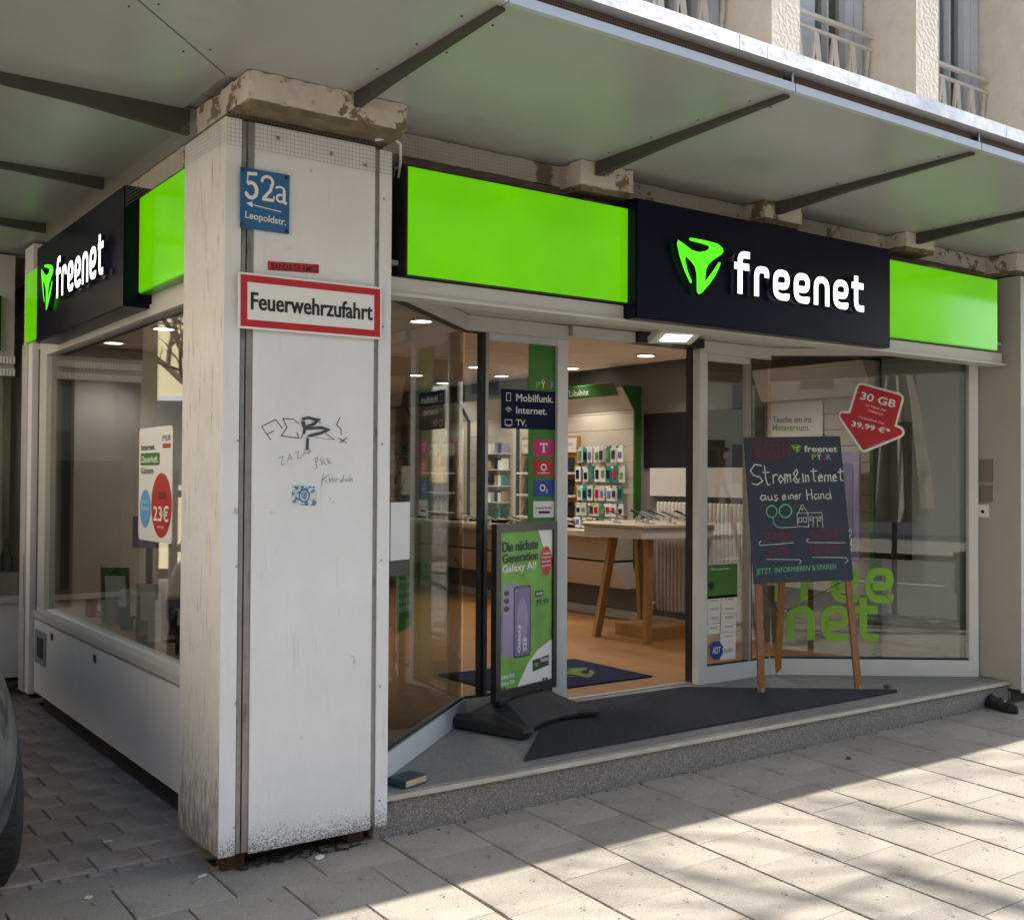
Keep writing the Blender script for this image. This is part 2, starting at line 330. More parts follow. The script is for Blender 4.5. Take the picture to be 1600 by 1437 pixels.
# ---- text
_TC = {}
def tmesh(s, bold=0.0, shear=0.0):
    k = (s, bold, shear)
    if k in _TC: return _TC[k]
    cu = bpy.data.curves.new('t', 'FONT'); cu.body = s; cu.size = 1; cu.offset = bold; cu.shear = shear; cu.resolution_u = 3; cu.fill_mode = 'FRONT'
    ob = bpy.data.objects.new('t', cu); me = bpy.data.meshes.new_from_object(ob)
    vs = [(v.co.x, v.co.y) for v in me.vertices]; fs = [tuple(p.vertices) for p in me.polygons]
    bpy.data.objects.remove(ob); bpy.data.curves.remove(cu); bpy.data.meshes.remove(me)
    x0 = min(v[0] for v in vs); x1 = max(v[0] for v in vs); y0 = min(v[1] for v in vs); y1 = max(v[1] for v in vs)
    _TC[k] = ([((a-x0)/(x1-x0), (b-y0)/(y1-y0)) for a, b in vs], fs); return _TC[k]
def text(bm, s, fr, p0, p1, h, lift=.0015, bold=0.0, shear=0.0, mirror=False):
    """text box fitted from p0 (lower left) to p1 (lower right), h high, on frame"""
    vs, fs = tmesh(s, bold, shear); ux, uy = p1[0]-p0[0], p1[1]-p0[1]
    vl = math.hypot(ux, uy); nx, ny = -uy/vl*h, ux/vl*h
    V = []
    for a, b in vs:
        if mirror: a = 1-a
        V.append(bm.verts.new(fr.P(p0[0]+ux*a+nx*b, p0[1]+uy*a+ny*b, lift)))
    ix = max([q.material_index for q in bm.faces] or [0])+1
    for f in fs:
        try: bm.faces.new([V[i] for i in f]).material_index = ix
        except ValueError: pass
    return bm
def textpx(bm, s, fr, a, b, top, **k):
    """a,b: lower left / lower right seen points, top: seen point above a"""
    p0 = fr.uv(*a); p1 = fr.uv(*b); t = fr.uv(*top); h = math.hypot(t[0]-p0[0], t[1]-p0[1]); return text(bm, s, fr, p0, p1, h, **k)
# ---- strokes
def rnd_poly(pts, r, n=5):
    o = [pts[0]]
    for i in range(1, len(pts)-1):
        a, b, c = (Vector(p) for p in pts[i-1:i+2]); d1 = (a-b); d2 = (c-b); q = min(r, d1.length*.5, d2.length*.5)
        s, e = b+d1.normalized()*q, b+d2.normalized()*q
        for k in range(n+1):
            t = k/n; o.append(tuple((1-t)**2*s+2*t*(1-t)*b+t*t*e))
    o.append(pts[-1]); return o
def stroke(bm, pts, wd, fr, lift=.0015, depth=0, taper=False):
    P = [Vector((p[0], p[1])) for p in pts]; Q = [P[0]]
    for p in P[1:]:
        if (p-Q[-1]).length > 1e-5: Q.append(p)
    P = Q
    if len(P) < 2: return bm
    closed = (P[0]-P[-1]).length < 1e-6
    L_, R_ = [], []
    for i, p in enumerate(P):
        d0 = (p-P[i-1]).normalized() if i else None; d1 = (P[i+1]-p).normalized() if i < len(P)-1 else None
        if closed and d0 is None: d0 = (P[0]-P[-2]).normalized()
        if closed and d1 is None: d1 = (P[1]-P[0]).normalized()
        d0 = d0 or d1; d1 = d1 or d0; t = (d0+d1); t = t.normalized() if t.length > 1e-3 else d1
        n = Vector((-t.y, t.x)); m = wd/2/max(.45, n.dot(Vector((-d1.y, d1.x))))
        L_.append(p+n*m); R_.append(p-n*m)
    def ring(h): return [(bm.verts.new(fr.P(a.x, a.y, h)), bm.verts.new(fr.P(b.x, b.y, h))) for a, b in zip(L_, R_)]
    T = ring(lift+depth)
    for (a, b), (c, d) in zip(T, T[1:]): bm.faces.new((a, b, d, c))
    if depth:
        K = ring(lift)
        for i in range(len(T)-1):
            bm.faces.new((T[i][0], T[i+1][0], K[i+1][0], K[i][0])); bm.faces.new((T[i+1][1], T[i][1], K[i][1], K[i+1][1]))
        for i in (0, -1): bm.faces.new((T[i][0], K[i][0], K[i][1], T[i][1]))
    return bm
GL = {  # square rounded sans, units: x-height 5, stroke .95
 'f': (2.75, [[(1.0, 0), (1.0, 6.55), (2.75, 6.55)], [(0, 4.55), (2.65, 4.55)]]),
 'r': (2.75, [[(.48, 0), (.48, 4.55), (2.35, 4.55), (2.35, 3.3)]]),
 'e': (3.2, [[(2.75, 1.15), (2.75, .48), (.48, .48), (.48, 4.55), (2.75, 4.55), (2.75, 2.3), (.6, 2.3)]]),
 'n': (3.2, [[(.48, 0), (.48, 4.55), (2.75, 4.55), (2.75, 0)]]),
 't': (2.6, [[(.9, 6.3), (.9, .48), (2.6, .48)], [(0, 4.55), (2.5, 4.55)]]),
}
def word(w_, fr, u0, v0, s, m, parent, lift, depth, gap=.75, each=True, wd=.98, skew=0, sv=None):
    sv = sv or s
    u = u0; bmw = B()
    for k, ch in enumerate(w_):
        adv, st = GL[ch]; bm = B() if each else bmw
        for j, pl in enumerate(st):
            pts = [(u+(a+skew*b)*s, v0+b*sv) for a, b in pl]
            stroke(bm, rnd_poly(pts, 1.25*s), wd*(s+sv)/2, fr, lift-(.0012 if j else 0), depth)
        if each: sided(O('letter', bm, m, parent), fr.n, 'frameblk')
        u += (adv+gap)*s
    if not each: O('lettering', bmw, m, parent)
    else: bmw.free()
    return u
EMB = [(362,308),(400,335),(440,366),(480,378),(520,372),(540,356),(532,342),(490,328),(430,313),(424,304),(432,296),(520,312),(585,330),(612,352),(621,372),(608,392),(565,420),(535,448),(521,480),(516,538),(524,534),(560,485),(592,436),(604,438),(600,455),(575,510),(540,560),(500,606),(480,618),(468,602),(466,500),(456,460),(435,430),(405,402),(403,425),(418,490),(441,545),(436,556),(428,550),(396,480),(370,400),(355,330)]
# ================================================================== GROUND
def gz(x, y): return .006*(x-.7)+.033*(y-.05)
RXs, RYs = math.atan(.033), -math.atan(.006)
def sheet(name, pts, m, kind='structure', parent=None):
    bm = B(); bm.faces.new([bm.verts.new(p) for p in pts]); return O(name, bm, m, parent, kind=kind)
# far ground, road, kerb
sheet('ground', [(-400, -400, -.42), (400, -400, -.42), (400, 400, -.42), (-400, 400, -.42)], M['asphalt'])
def ms(name, col, **k): return mat(name, col, **k)
sheet('road', [(-60, -17, -.33), (60, -17, -.33), (60, -5.35, -.33), (-60, -5.35, -.33)], M['asphalt'])
bm = B()
for k in range(-8, 9): box(bm, k*6-1.5, k*6+1.5, -11.3, -11.15, -.33, -.326)
bmr = O('lane_marking', bm, M['wpaint'], kind='structure')
kb = E('road_kerb', (0, -5.35, -.3), 'long grey granite kerb between pavement and road', 'kerb'); kb['kind'] = 'structure'
for i in range(-6, 14): bx('kerb_stone', 'granite', kb, i*1.0+.003, i*1.0+.997, -5.37, -5.22, -.34, gz(i, -5.22)-.002, bev=.006)
sheet('opposite_pavement', [(-60, -26, -.2), (60, -26, -.2), (60, -17, -.2), (-60, -17, -.2)], M['slab'])
# sidewalk: bedding, near slabs as pieces, rest as one jointed sheet
walk = sheet('sidewalk', [(x, y, gz(x, y)-.03) for x, y in ((-14, -5.22), (30, -5.22), (30, .06), (-14, .06))], M['dirtm'])
def slabmesh(wx, wy, t=.028, name='slab'):
    bm = box(B(), -wx/2, wx/2, -wy/2, wy/2, -t, 0)
    bmesh.ops.bevel(bm, geom=[e for e in bm.edges if all(v.co.z > -1e-4 for v in e.verts)], offset=.0028, segments=1, affect='EDGES')
    me = bpy.data.meshes.new(name); bm.to_mesh(me); bm.free(); me.materials.append(M['slab']); return me
SW, SL = .3455, .292
me_slab = slabmesh(SW-.009, SL-.0035); me_half = slabmesh(SW-.0075, SL/2-.003)
me_row = slabmesh(SW-.0065, .292-.003)
far = B(); nslab = 0
def put(me, x, y, jig=1):
    global nslab
    o = bpy.data.objects.new('paving_slab', me); COL.objects.link(o); o.parent = walk; nslab += 1
    o.location = (x+random.uniform(-.0008, .0008)*jig, y+random.uniform(-.0006, .0006), gz(x, y)+random.uniform(-.0012, .0012))
    o.rotation_euler = (RXs+random.uniform(-.002, .002), RYs+random.uniform(-.002, .002), random.uniform(-.0015, .0015))
def farslab(x, y, wx, wy):
    vs = [far.verts.new((a, b, gz(a, b))) for a, b in ((x-wx/2, y-wy/2), (x+wx/2, y-wy/2), (x+wx/2, y+wy/2), (x-wx/2, y+wy/2))]; far.faces.new(vs)
X0 = .694
for i in range(-2, 40):
    cx = X0+SW*(i+.5)
    off = 0.0 if i % 2 == 0 else SL/2
    if i < 0: continue
    y = .045
    near = i < 15
    first = SL/2 if i % 2 else 0
    if first:
        (put(me_half, cx, y-SL/4) if near else farslab(cx, y-SL/4, SW-.006, SL/2-.003)); y -= SL/2
    k = 0
    while y-SL > -5.2:
        yc = y-SL/2
        if near and yc > -2.25 and (yc > -.45*(i+3.5)-.2): put(me_slab, cx, yc)
        else: farslab(cx, yc, SW-.006, SL-.003)
        y -= SL; k += 1
# left part laid in rows
for r in range(0, 17):
    yc = .105-.292*(r+.5)
    offx = 0.0 if r % 2 == 0 else SW/2
    for i in range(0, 26):
        cx = X0-.004-SW*(i+.5)+offx
        if offx and i == 0:
            (put(slabmesh(SW/2-.0065, .289), X0-.004-SW/4, yc) if yc > -1.2 else farslab(X0-SW/4, yc, SW/2-.006, .288)); continue
        if cx > -1.3 and yc > -1.0: put(me_row, cx, yc)
        else: farslab(cx, yc, SW-.006, .289)
O('paving', far, M['slab'], walk, kind='stuff')
# driveway
drive = sheet('driveway', [(x, y, -.035) for x, y in ((-14, .06), (.3, .06), (.3, 12), (-14, 12))], M['dirtm'])
def stonemesh(wx, wy):
    bm = box(B(), -wx/2, wx/2, -wy/2, wy/2, -.03, 0)
    bmesh.ops.bevel(bm, geom=[e for e in bm.edges if all(v.co.z > -1e-4 for v in e.verts)], offset=.005, segments=1, affect='EDGES')
    me = bpy.data.meshes.new('stone'); bm.to_mesh(me); bm.free(); me.materials.append(M['stone']); return me
st_me = stonemesh(.1955, .1795); st_kerb = stonemesh(.0955, .07)
fars = B(); ns = 0
for r in range(0, 62):
    yc = .369+.1845*(r+.5)
    for i in range(-60, 4):
        cx = -.12+.1+.2*(i)+(.0 if r % 2 == 0 else .1)
        if cx > .2: continue
        z = -.016+random.uniform(-.002, .002)
        if cx > -1.0 and yc < 3.4 and cx > -.35-.22*(yc+1.1):
            o = bpy.data.objects.new('paving_stone', st_me); COL.objects.link(o); o.parent = drive; ns += 1
            o.location = (cx+random.uniform(-.0015, .0015), yc+random.uniform(-.0015, .0015), z); o.rotation_euler = (random.uniform(-.008, .008), random.uniform(-.008, .008), random.uniform(-.006, .006))
        else:
            vs = [fars.verts.new((a, b, z)) for a, b in ((cx-.098, yc-.09), (cx+.098, yc-.09), (cx+.098, yc+.09), (cx-.098, yc+.09))]; fars.faces.new(vs)
for i in range(-40, 2):
    vs0 = (-.02+.1*i, .325)
    if vs0[0] > -1.1:
        o = bpy.data.objects.new('paving_stone', st_kerb); COL.objects.link(o); o.parent = drive; o.location = (vs0[0], vs0[1], -.017); o.rotation_euler = (0, random.uniform(-.01, .01), 0)
O('paving', fars, M['stone'], drive, kind='stuff')
bm = B(); box(bm, -1.6, .04, .112, .285, -.05, -.012)
bmesh.ops.subdivide_edges(bm, edges=[e for e in bm.edges if abs(e.verts[0].co.x-e.verts[1].co.x) > 1], cuts=24)
for v in bm.verts: v.co.z += random.uniform(-.004, .003) if v.co.z > -.03 else 0
O('worn_kerb', bm, M['slab'], drive)
print('slabs', nslab, 'stones', ns)
# ================================================================== BUILDING
bld = E('corner_building', (2.5, 6, 0), 'beige rendered corner building above the shop, with tall windows', 'building')
bx('upper_wall', 'fac', bld, .36, 16, .56, 9.5, 3.3, 3.62)          # under the windows
bx('upper_wall', 'fac', bld, .36, 16, .80, 9.5, 3.62, 9)
bx('floor_slab', 'junk', bld, .30, 16, .22, 9.6, 2.93, 3.28)
bx('roof', 'roof', bld, .1, 16.2, .3, 9.8, 9.02, 9.2)
curt = []
for i in range(-2, 10):
    x0 = 3.0+1.27*i
    if x0 < .3: continue
    bx('pilaster', 'facf', bld, x0, x0+.225, .05, .55, 3.28, 8.6, bev=.008)
    if x0 > 11: continue
    bxp = E  # (plain alias unused)
    # reveal wall on the right side of each window
    bx('window_reveal', 'fac', bld, x0+.228, x0+.235, .3, .55, 3.3, 8.2)
    wf = B(); a, b = x0+.236, x0+1.268
    for (p, q, yy) in ((a, a+.16, .42), (a+.17, a+.33, .428), (a+.34, a+.565, .42), (a+.69, a+.705, .43), (b-.175, b-.10, .425), (b-.095, b-.012, .42)): box(wf, p, q, yy, .50, 3.45, 6.2)
    win = O('window', wf, M['wframe'], bld, bev=.004)
    bx('pane', 'glasspane', win, a+.566, b-.176, .47, .474, 3.45, 6.2)
    cb = B()
    n = 24
    for k in range(n):
        xa = a+.50+(b-a-.6)*k/n; xb = a+.50+(b-a-.6)*(k+1)/n
        ya = .62+.018*sin(k*1.3); yb = .62+.018*sin((k+1)*1.3)
        cb.faces.new([cb.verts.new(p) for p in ((xa, ya, 3.45), (xb, yb, 3.45), (xb, yb, 6.2), (xa, ya, 6.2))])
    O('curtain', cb, M['curtain'], win)
    # railing
    rb = B(); ry = .36
    sbar(rb, (x0+.2, ry, 4.185), (x0+1.30, ry, 4.185), .022, .03)
    sbar(rb, (x0+.2, ry, 4.105), (x0+1.30, ry, 4.105), .016, .02)
    sbar(rb, (x0+.2, ry, 3.52), (x0+1.30, ry, 3.52), .016, .02)
    nz = 6
    for k in range(nz):
        xa = x0+.24+k*(1.0/nz); h = 1.0/nz
        sbar(rb, (xa, ry, 4.10), (xa+h*.5, ry, 3.53), .042, .008, side=(1, 0, 0))
        sbar(rb, (xa+h*.5, ry+.004, 3.53), (xa+h, ry+.004, 4.10), .016, .012, side=(1, 0, 0))
    for k in range(nz-1):
        xa = x0+.24+(k+.5)/nz; sbar(rb, (xa, ry+.014, 3.53), (xa+.5/nz, ry+.014, 4.10), .012, .010, side=(1, 0, 0))
    O('railing', rb, M['railp'], bld)
# side and rear masses
bx('side_wall', 'fac', bld, .42, .55, .8, 9.5, 3.3, 9)
# ================================================================== SHOP ROOM
ZF = .165; ZC = 2.48
sf = sheet('shop_floor', [(.2, 3.46, ZF), (.2, .5, ZF), (.8, .5, ZF), (1.755, 1.13, ZF), (4.15, 1.13, ZF), (5.2, .4, ZF), (5.3, 1, ZF), (5.3, 9, ZF), (.2, 9, ZF)], M['wood'])
bx('shop_wall', 'wallgrey', None, 5.20, 5.255, .36, .965, ZF, ZC+.05, kind='structure')
wl = bx('shop_wall', 'wall', None, 5.26, 5.34, .35, 9, ZF, ZC+.1, kind='structure')
bx('shop_wall', 'wall', None, .2, 5.34, 9.02, 9.1, ZF, ZC+.1, kind='structure')
bx('shop_wall', 'wallw', None, .2, .26, 3.5, 9, ZF, ZC+.1, kind='structure')
bx('skirting_board', 'wallw', wl, 5.245, 5.258, 2.1, 9, ZF, ZF+.075)
# upper dark band and black panel on the right wall
bx('wall_band', 'screen', wl, 5.235, 5.258, 2.1, 3.50, 1.55, 2.03)
bx('wall_panel', 'wallw', wl, 5.22, 5.258, 2.1, 3.40, 1.30, 1.545)
cl = sheet('ceiling', [(.2, .3, ZC+.03), (5.3, .3, ZC+.03), (5.3, 9, ZC+.03), (.2, 9, ZC+.03)], M['dark'])
tm = bpy.data.meshes.new('tile'); bm = box(B(), -.3085, .3085, -.3085, .3085, 0, .012); bmesh.ops.bevel(bm, geom=list(bm.edges), offset=.003, segments=1, affect='EDGES'); bm.to_mesh(tm); bm.free(); tm.materials.append(M['ctile'])
for i in range(8):
    for j in range(13):
        x = .2+.3125+.625*i; y = 1.25+.3125+.625*j
        if y > 8.8: continue
        o = bpy.data.objects.new('ceiling_tile', tm); COL.objects.link(o); o.parent = cl; o.location = (x, y, ZC+random.uniform(0, .002))
bx('ceiling_edge', 'trim', cl, .2, 5.26, .95, 1.24, ZC-.14, ZC+.02)
# downlights
dl_me = None
spots = [(2.21, 2.32), (4.12, 5.63), (4.79, 6.21), (4.13, 4.57), (4.82, 5.15), (4.13, 3.49), (4.89, 4.12), (4.72, 2.91), (.93, 4.78), (1.6, 6.2), (.98, 3.74), (2.6, 4.4), (2.6, 6.8), (4.45, 1.62)]  # the last one is an added lamp, hidden from view, for the slatted wall
where = ['nearest the left entrance glass', 'fourth along the long row over the counter', 'deepest over the display wall', 'over the middle of the row', 'over the pale display unit', 'nearest the door opening in its row', 'over the accessory unit', 'just inside the door on the right', 'in the side window, lower one', 'in the side window, deepest one', 'in the side window, nearest the pillar', 'in the middle of the room', 'at the back of the room', 'added out of view to light the slatted display wall behind the right window']
for (x, y), wh in zip(spots, where):
    t = E('downlight', (x, y, ZC-.01), 'small round lit ceiling downlight '+wh, 'downlight', 'round downlights in the shop ceiling')
    r = O('rim', lathe(B(), (x, y, ZC-.012), [(.082, .010), (.085, 0), (.072, -.003), (.068, .008)], 20), M['white'], t)
    O('lamp_face', lathe(B(), (x, y, ZC-.010), [(.066, 0), (.066, .004)], 20), M['lampw'], t)
    ld = bpy.data.lights.new('lamp', 'SPOT'); ld.energy = 19; ld.color = (1, .95, .88); ld.spot_size = RD(125); ld.spot_blend = .6; ld.shadow_soft_size = .06
    lo = bpy.data.objects.new('lamp', ld); COL.objects.link(lo); lo.parent = t; lo.location = (0, 0, -.02)
# ---- display units on the right wall
def unit(y0, y1, sign, kind):
    lab = {'acc': 'cream wall display with green side and hooks full of phone accessories', 'app': 'middle wall display with leaning cream header and lit phone poster', 'pix': 'rear wall display with leaning cream header and shelf column of phones'}[kind]
    u = E('display_unit', (5.2, (y0+y1)/2, ZF), lab, 'display unit', 'display units along the right wall of the shop')
    fr = Fr((5.2, y1, 0), (0, -1, 0))      # faces -X
    L = y1-y0
    # back panel in horizontal boards
    z = 1.0; k = 0
    while z < 2.06:
        bx('board', 'slat', u, 5.195, 5.25, y0, y1, z+.002, min(z+.148, 2.07)); z += .15
    hb = B(); prism(hb, Fr((0, 0, 0), (1, 0, 0), (0, 0, 1)), [(5.25, 2.075), (5.195, 2.075), (5.06, 2.27), (5.25, 2.27)], 0, 0.001)
    hb.free(); hb = B()
    prof = [(5.25, 2.075), (5.195, 2.075), (5.06, 2.275), (5.25, 2.275)]
    def ext(bm, prof, a, b):
        A = [bm.verts.new((p[0], a, p[1])) for p in prof]; C_ = [bm.verts.new((p[0], b, p[1])) for p in prof]; n = len(prof)
        for i in range(n): bm.faces.new((A[i], A[(i+1) % n], C_[(i+1) % n], C_[i]))
        bm.faces.new(A[::-1]); bm.faces.new(C_); bmesh.ops.recalc_face_normals(bm, faces=bm.faces); return bm
    O('header_panel', ext(hb, prof, y0, y1), M['header'], u)
    O('side_panel', ext(B(), [(5.255, .62), (5.18, .66), (5.18, 2.07), (5.03, 2.285), (5.255, 2.285)], y0-.022, y0-.003), M['ugreen'] if kind == 'acc' else M['dark'], u)
    bx('counter', 'tabletop', u, 4.80, 5.19, y0, y1, .93, .975, bev=.004)
    bx('drawer_front', 'slat', u, 4.9, 5.19, y0, y1, .72, .925)
    O('lower_panel', ext(B(), [(5.25, .46), (5.10, .46), (4.92, .70), (5.25, .70)], y0, y1), M['header'], u)
    if kind == 'acc':
        gs = fb('header_sign', 'ugreen', u, Fr((5.075, y0+.85, 2.235), (0, -1, 0), (-.56, 0, .83)), 0, .75, -.03, .10, .004, .01)
        tb = B(); text(tb, 'Zubehör', Fr((5.075, y0+.85, 2.235), (0, -1, 0), (-.56, 0, .83)), (.07, .0), (.38, .0), .065, lift=.0125); O('lettering', tb, M['wpaint'], gs)
    if kind == 'app':
        pb = fb('poster', 'header', u, fr, .9, L-.05, 1.02, 1.98, .012, .016)
        tb = B(); text(tb, 'iPhone 17', fr, (1.0, 1.80), (1.42, 1.80), .07, lift=.018); O('lettering', tb, M['black'], pb)
        tb = B(); prism(tb, fr, rrect(1.0, 1.12, 1.1, 1.6, .03), .018, .024); prism(tb, fr, rrect(1.2, 1.34, 1.1, 1.6, .03), .018, .024); O('phone_picture', tb, M['phone'], pb)
    if kind == 'pix':
        pb = fb('poster', 'header', u, fr, .62, 1.02, 1.0, 1.98, .012, .016)
        tb = B(); text(tb, 'Google Pixel', fr, (.66, 1.84), (.98, 1.84), .07, lift=.018); O('lettering', tb, M['magenta'], pb)
    return u
unit(3.58, 5.35, 1, 'acc'); unit(5.40, 6.28, 1, 'app2' if False else 'app'); unit(6.33, 7.42, 1, 'pix')
u4 = unit(7.47, 8.9, 1, 'pix'); u4['label'] = 'farthest dark wall display beside the left entrance glass'
# shelf column with phones (beside accessories)
def shelfcol(y0, y1, lab):
    t = E('phone_shelf', (5.17, (y0+y1)/2, 1.0), lab, 'shelf', 'narrow phone shelves on the display wall')
    bx('back_board', 'oak', t, 5.165, 5.19, y0-.03, y1+.03, 1.0, 1.86)
    bx('title_card', 'header', t, 5.15, 5.163, y0, y1, 1.70, 1.84)
    tb = B(); f2 = Fr((5.15, y1, 0), (0, -1, 0)); text(tb, 'SMARTPHONE', f2, (.03, 1.77), (y1-y0-.05, 1.77), .02, lift=.002); O('lettering', tb, M['black'], t)
    for k in range(3):
        z = 1.05+.22*k
        s = bx('shelf_board', 'white', t, 5.08, 5.163, y0, y1, z, z+.02)
        bb = B()
        for q in (.25, .6): sbar(bb, (5.12, y0+(y1-y0)*q, z+.02), (5.155, y0+(y1-y0)*q, z+.165), .075, .009, side=(0, 1, 0))
        O('demo_phone', bb, M['phone'], s)
shelfcol(4.37, 4.62, 'narrow white phone shelf left of the accessory hooks')
shelfcol(6.92, 7.12, 'narrow phone shelf seen left of the dark mullion')
shelfcol(6.55, 6.78, 'narrow phone shelf nearest the dark mullion')
shelfcol(5.0, 5.25, 'narrow phone shelf behind the framed poster')
t = E('framed_poster', (5.15, 4.83, 1.1), 'tall dark framed poster with oak edge between the shelves', 'poster')
bx('frame', 'oak', t, 5.14, 5.19, 4.66, 4.93, 1.06, 1.86); bx('picture', 'pdark', t, 5.132, 5.139, 4.69, 4.90, 1.09, 1.83)
# accessories: individually hung packs
rows = [(1.60, .15), (1.42, .145), (1.245, .14), (1.10, .12), (.985, .10)]
cm = ['white', 'header', 'teal', 'wpaint']
names = ['top row', 'second row', 'third row', 'fourth row', 'lowest row']
for r, (z, h) in enumerate(rows):
    n = 8
    for k in range(n):
        y = 4.29-k*.086; wd = .070
        x = 5.14-random.uniform(0, .03)
        pos = ['leftmost', 'second', 'third', 'fourth', 'fifth', 'sixth', 'seventh', 'rightmost'][k]
        t = E('accessory_pack', (x, y, z), 'slim hanging phone accessory pack, %s in the %s of the hooks' % (pos, names[r]), 'accessory pack', 'accessory packs on the display hooks')
        bx('card', random.choice(cm), t, x, x+.012, y-wd/2, y+wd/2, z, z+h)
        bx('sleeve', random.choice(['phone', 'red', 'green2', 'pdark', 'purple2']), t, x-.006, x-.001, y-wd/2+.012, y+wd/2-.014, z+.02+random.uniform(0, .02), z+h*random.uniform(.6, .8))
        bx('price_tag', random.choice(['ugreen', 'wpaint', 'lime']), t, x-.034, x-.031, y-.018, y+.012, z+h-.02, z+h-.004)
        bx('hook', 'steel', t, x-.03, 5.19, y-.002, y+.002, z+h-.012, z+h-.008)
# counter goods: phones on stands with white cables
def demo(x, y, z, rz, lab, grp):
    t = E('demo_phone_stand', (x, y, z), lab, 'demo phone', grp, rz=rz); t['local'] = 1
    b = B(); prism(b, Fr((-.03, .02, 0), (0, -1, 0), (0, 0, 1)), [(0, 0), (.04, 0), (.04, .06), (.0, .03)], 0, .0)
    b.free(); b = box(B(), -.03, .03, -.03, .03, 0, .012); sbar(b, (0, .02, .01), (0, .0, .06), .02, .02); O('stand', b, M['cable'], t)
    b = B(); sbar(b, (0, -.075, .042), (0, .075, .098), .078, .009, side=(1, 0, 0)); O('phone', b, M['phone'], t)
    b = B(); pts = [(0, .03, .05)]+[(.03*sin(k*.9)+.02*k*.4, .05+.012*k, .03-.004*k if k < 7 else .004) for k in range(1, 9)]; tube(b, pts, .0035, 5); O('cable', b, M['cable'], t)
for yy, lab in ((5.5, 'rear'), (5.75, 'far'), (7.65, 'left'), (8.0, 'farthest left')):
    t = E('product_column', (5.15, yy+.1, 1.0), 'column of small boxed products on the wall display, %s one' % lab, 'product column', 'boxed products along the wall display')
    for r in range(5):
        bx('shelf_board', 'white', t, 5.09, 5.19, yy, yy+.2, 1.02+.17*r, 1.03+.17*r)
        for q in range(3): bx('product_box', random.choice(['phone', 'wpaint', 'teal', 'pdark', 'kraft', 'purple']), t, 5.11, 5.17, yy+.01+q*.062, yy+.06+q*.062, 1.031+.17*r, 1.031+.17*r+random.uniform(.08, .13))
# central table
T = E('display_table', (4.7, 3.0, ZF), 'tall display table with pale top and slanting oak legs inside the door', 'table')
pts = [(4.24, 2.42), (5.0, 2.36), (5.12, 2.52), (5.12, 3.35), (4.42, 3.35), (4.20, 3.10)]
tf = Fr((0, 0, 0), (1, 0, 0), (0, 1, 0))
O('table_top', prism(B(), tf, pts, 1.065, 1.09), M['tabletop'], T, bev=.003)
O('apron', prism(B(), tf, [(4.66+(a-4.66)*.96, 2.9+(b-2.9)*.96) for a, b in pts], .985, 1.06), M['header'], T)
for a, b in (((4.37, 2.50, ZF), (4.42, 2.54, .985)), ((4.30, 3.03, ZF), (4.50, 3.05, .985)), ((5.02, 2.55, ZF), (4.90, 2.58, .985)), ((5.0, 3.25, ZF), (4.9, 3.2, .985))):
    O('leg', sbar(B(), a, b, .062, .045, side=(1, 0, 0)), M['oak'], T)
bx('plinth', 'oak', T, 4.52, 4.98, 2.60, 3.05, ZF, ZF+.10)
b = B()
for k in range(26): box(b, 4.70-.012*sin(k*.2), 4.745-.012*sin(k*.2), 2.86, 2.885, ZF+.115+k*.0275, ZF+.115+k*.0275+.021)
O('cable_chain', b, M['rubber'], T)
k = 0
for x, y, a in ((4.5, 2.62, .6), (4.72, 2.6, .4), (4.92, 2.66, .5), (4.45, 2.95, .9), (4.7, 2.95, .3), (4.93, 3.0, .7)):
    demo(x, y, 1.0905, a, 'dark demo phone on a white stand, %s on the tall oak table' % ['front left', 'front middle', 'front right', 'rear left', 'rear middle', 'rear right'][k], 'demo phones on the oak table'); k += 1
for k in range(11):
    demo(4.93, 3.8+k*.42, .976, 1.57, 'demo phone on a white stand, %s along the wall counter' % ['first from the door', 'second', 'third', 'fourth', 'fifth', 'sixth', 'seventh', 'eighth', 'ninth', 'tenth', 'last'][k], 'demo phones along the wall counter')
# radiator
R_ = E('radiator', (5.2, 2.9, .3), 'tall cream column radiator under the black wall panel', 'radiator')
for k in range(26):
    O('rib', lathe(B(), (5.19, 3.25-k*.045, .30), [(.012, 0), (.019, .02), (.019, .93), (.012, .95)], 8), M['radi'], R_, smooth=True)
bx('header_pipe', 'radi', R_, 5.20, 5.225, 2.08, 3.28, .33, .37); bx('header_pipe', 'radi', R_, 5.20, 5.225, 2.08, 3.28, 1.19, 1.23)
bx('valve_box', 'wallw', R_, 5.17, 5.24, 3.30, 3.40, .30, .36)
# metaverse unit behind the right window
U = E('display_wall', (5.2, 1.5, ZF), 'cream slatted display wall with leaning header behind the right window', 'display wall')
z = .62
while z < 2.05: bx('board', 'slat', U, 5.20, 5.25, 1.02, 2.02, z+.003, z+.117); z += .12
b = B(); prism(b, Fr((0, 2.06, 0), (1, 0, 0), (0, 0, 1)), [(5.25, 2.06), (5.17, 2.06), (5.05, 2.30), (5.25, 2.30)], 0, 1.04); O('header_panel', b, M['header'], U)
bx('side_panel', 'vgreen', U, 5.13, 5.25, .985, 1.015, ZF, 2.07)
pf = Fr((5.19, 1.99, 0), (0, -1, 0))
pp = fb('poster', 'header', U, pf, .02, .52, 1.58, 2.04, .002, .006)
b = B(); textpx(b, 'Tauche ein ins', pf, (1208, 660), (1269, 660), (1208, 651), lift=.008, bold=.02); O('lettering', b, M['black'], pp)
b = B(); textpx(b, 'Metaversum.', pf, (1208, 673), (1266, 673), (1208, 663), lift=.008, bold=.02); O('lettering', b, M['vgreen'], pp)
pf2 = Fr((5.10, 1.0, 0), (0, -1, 0))
PZ = E('phone_banner', (5.08, 1.2, 1.1), 'tall lilac phone banner behind the chalkboard, beside the slatted wall', 'banner')
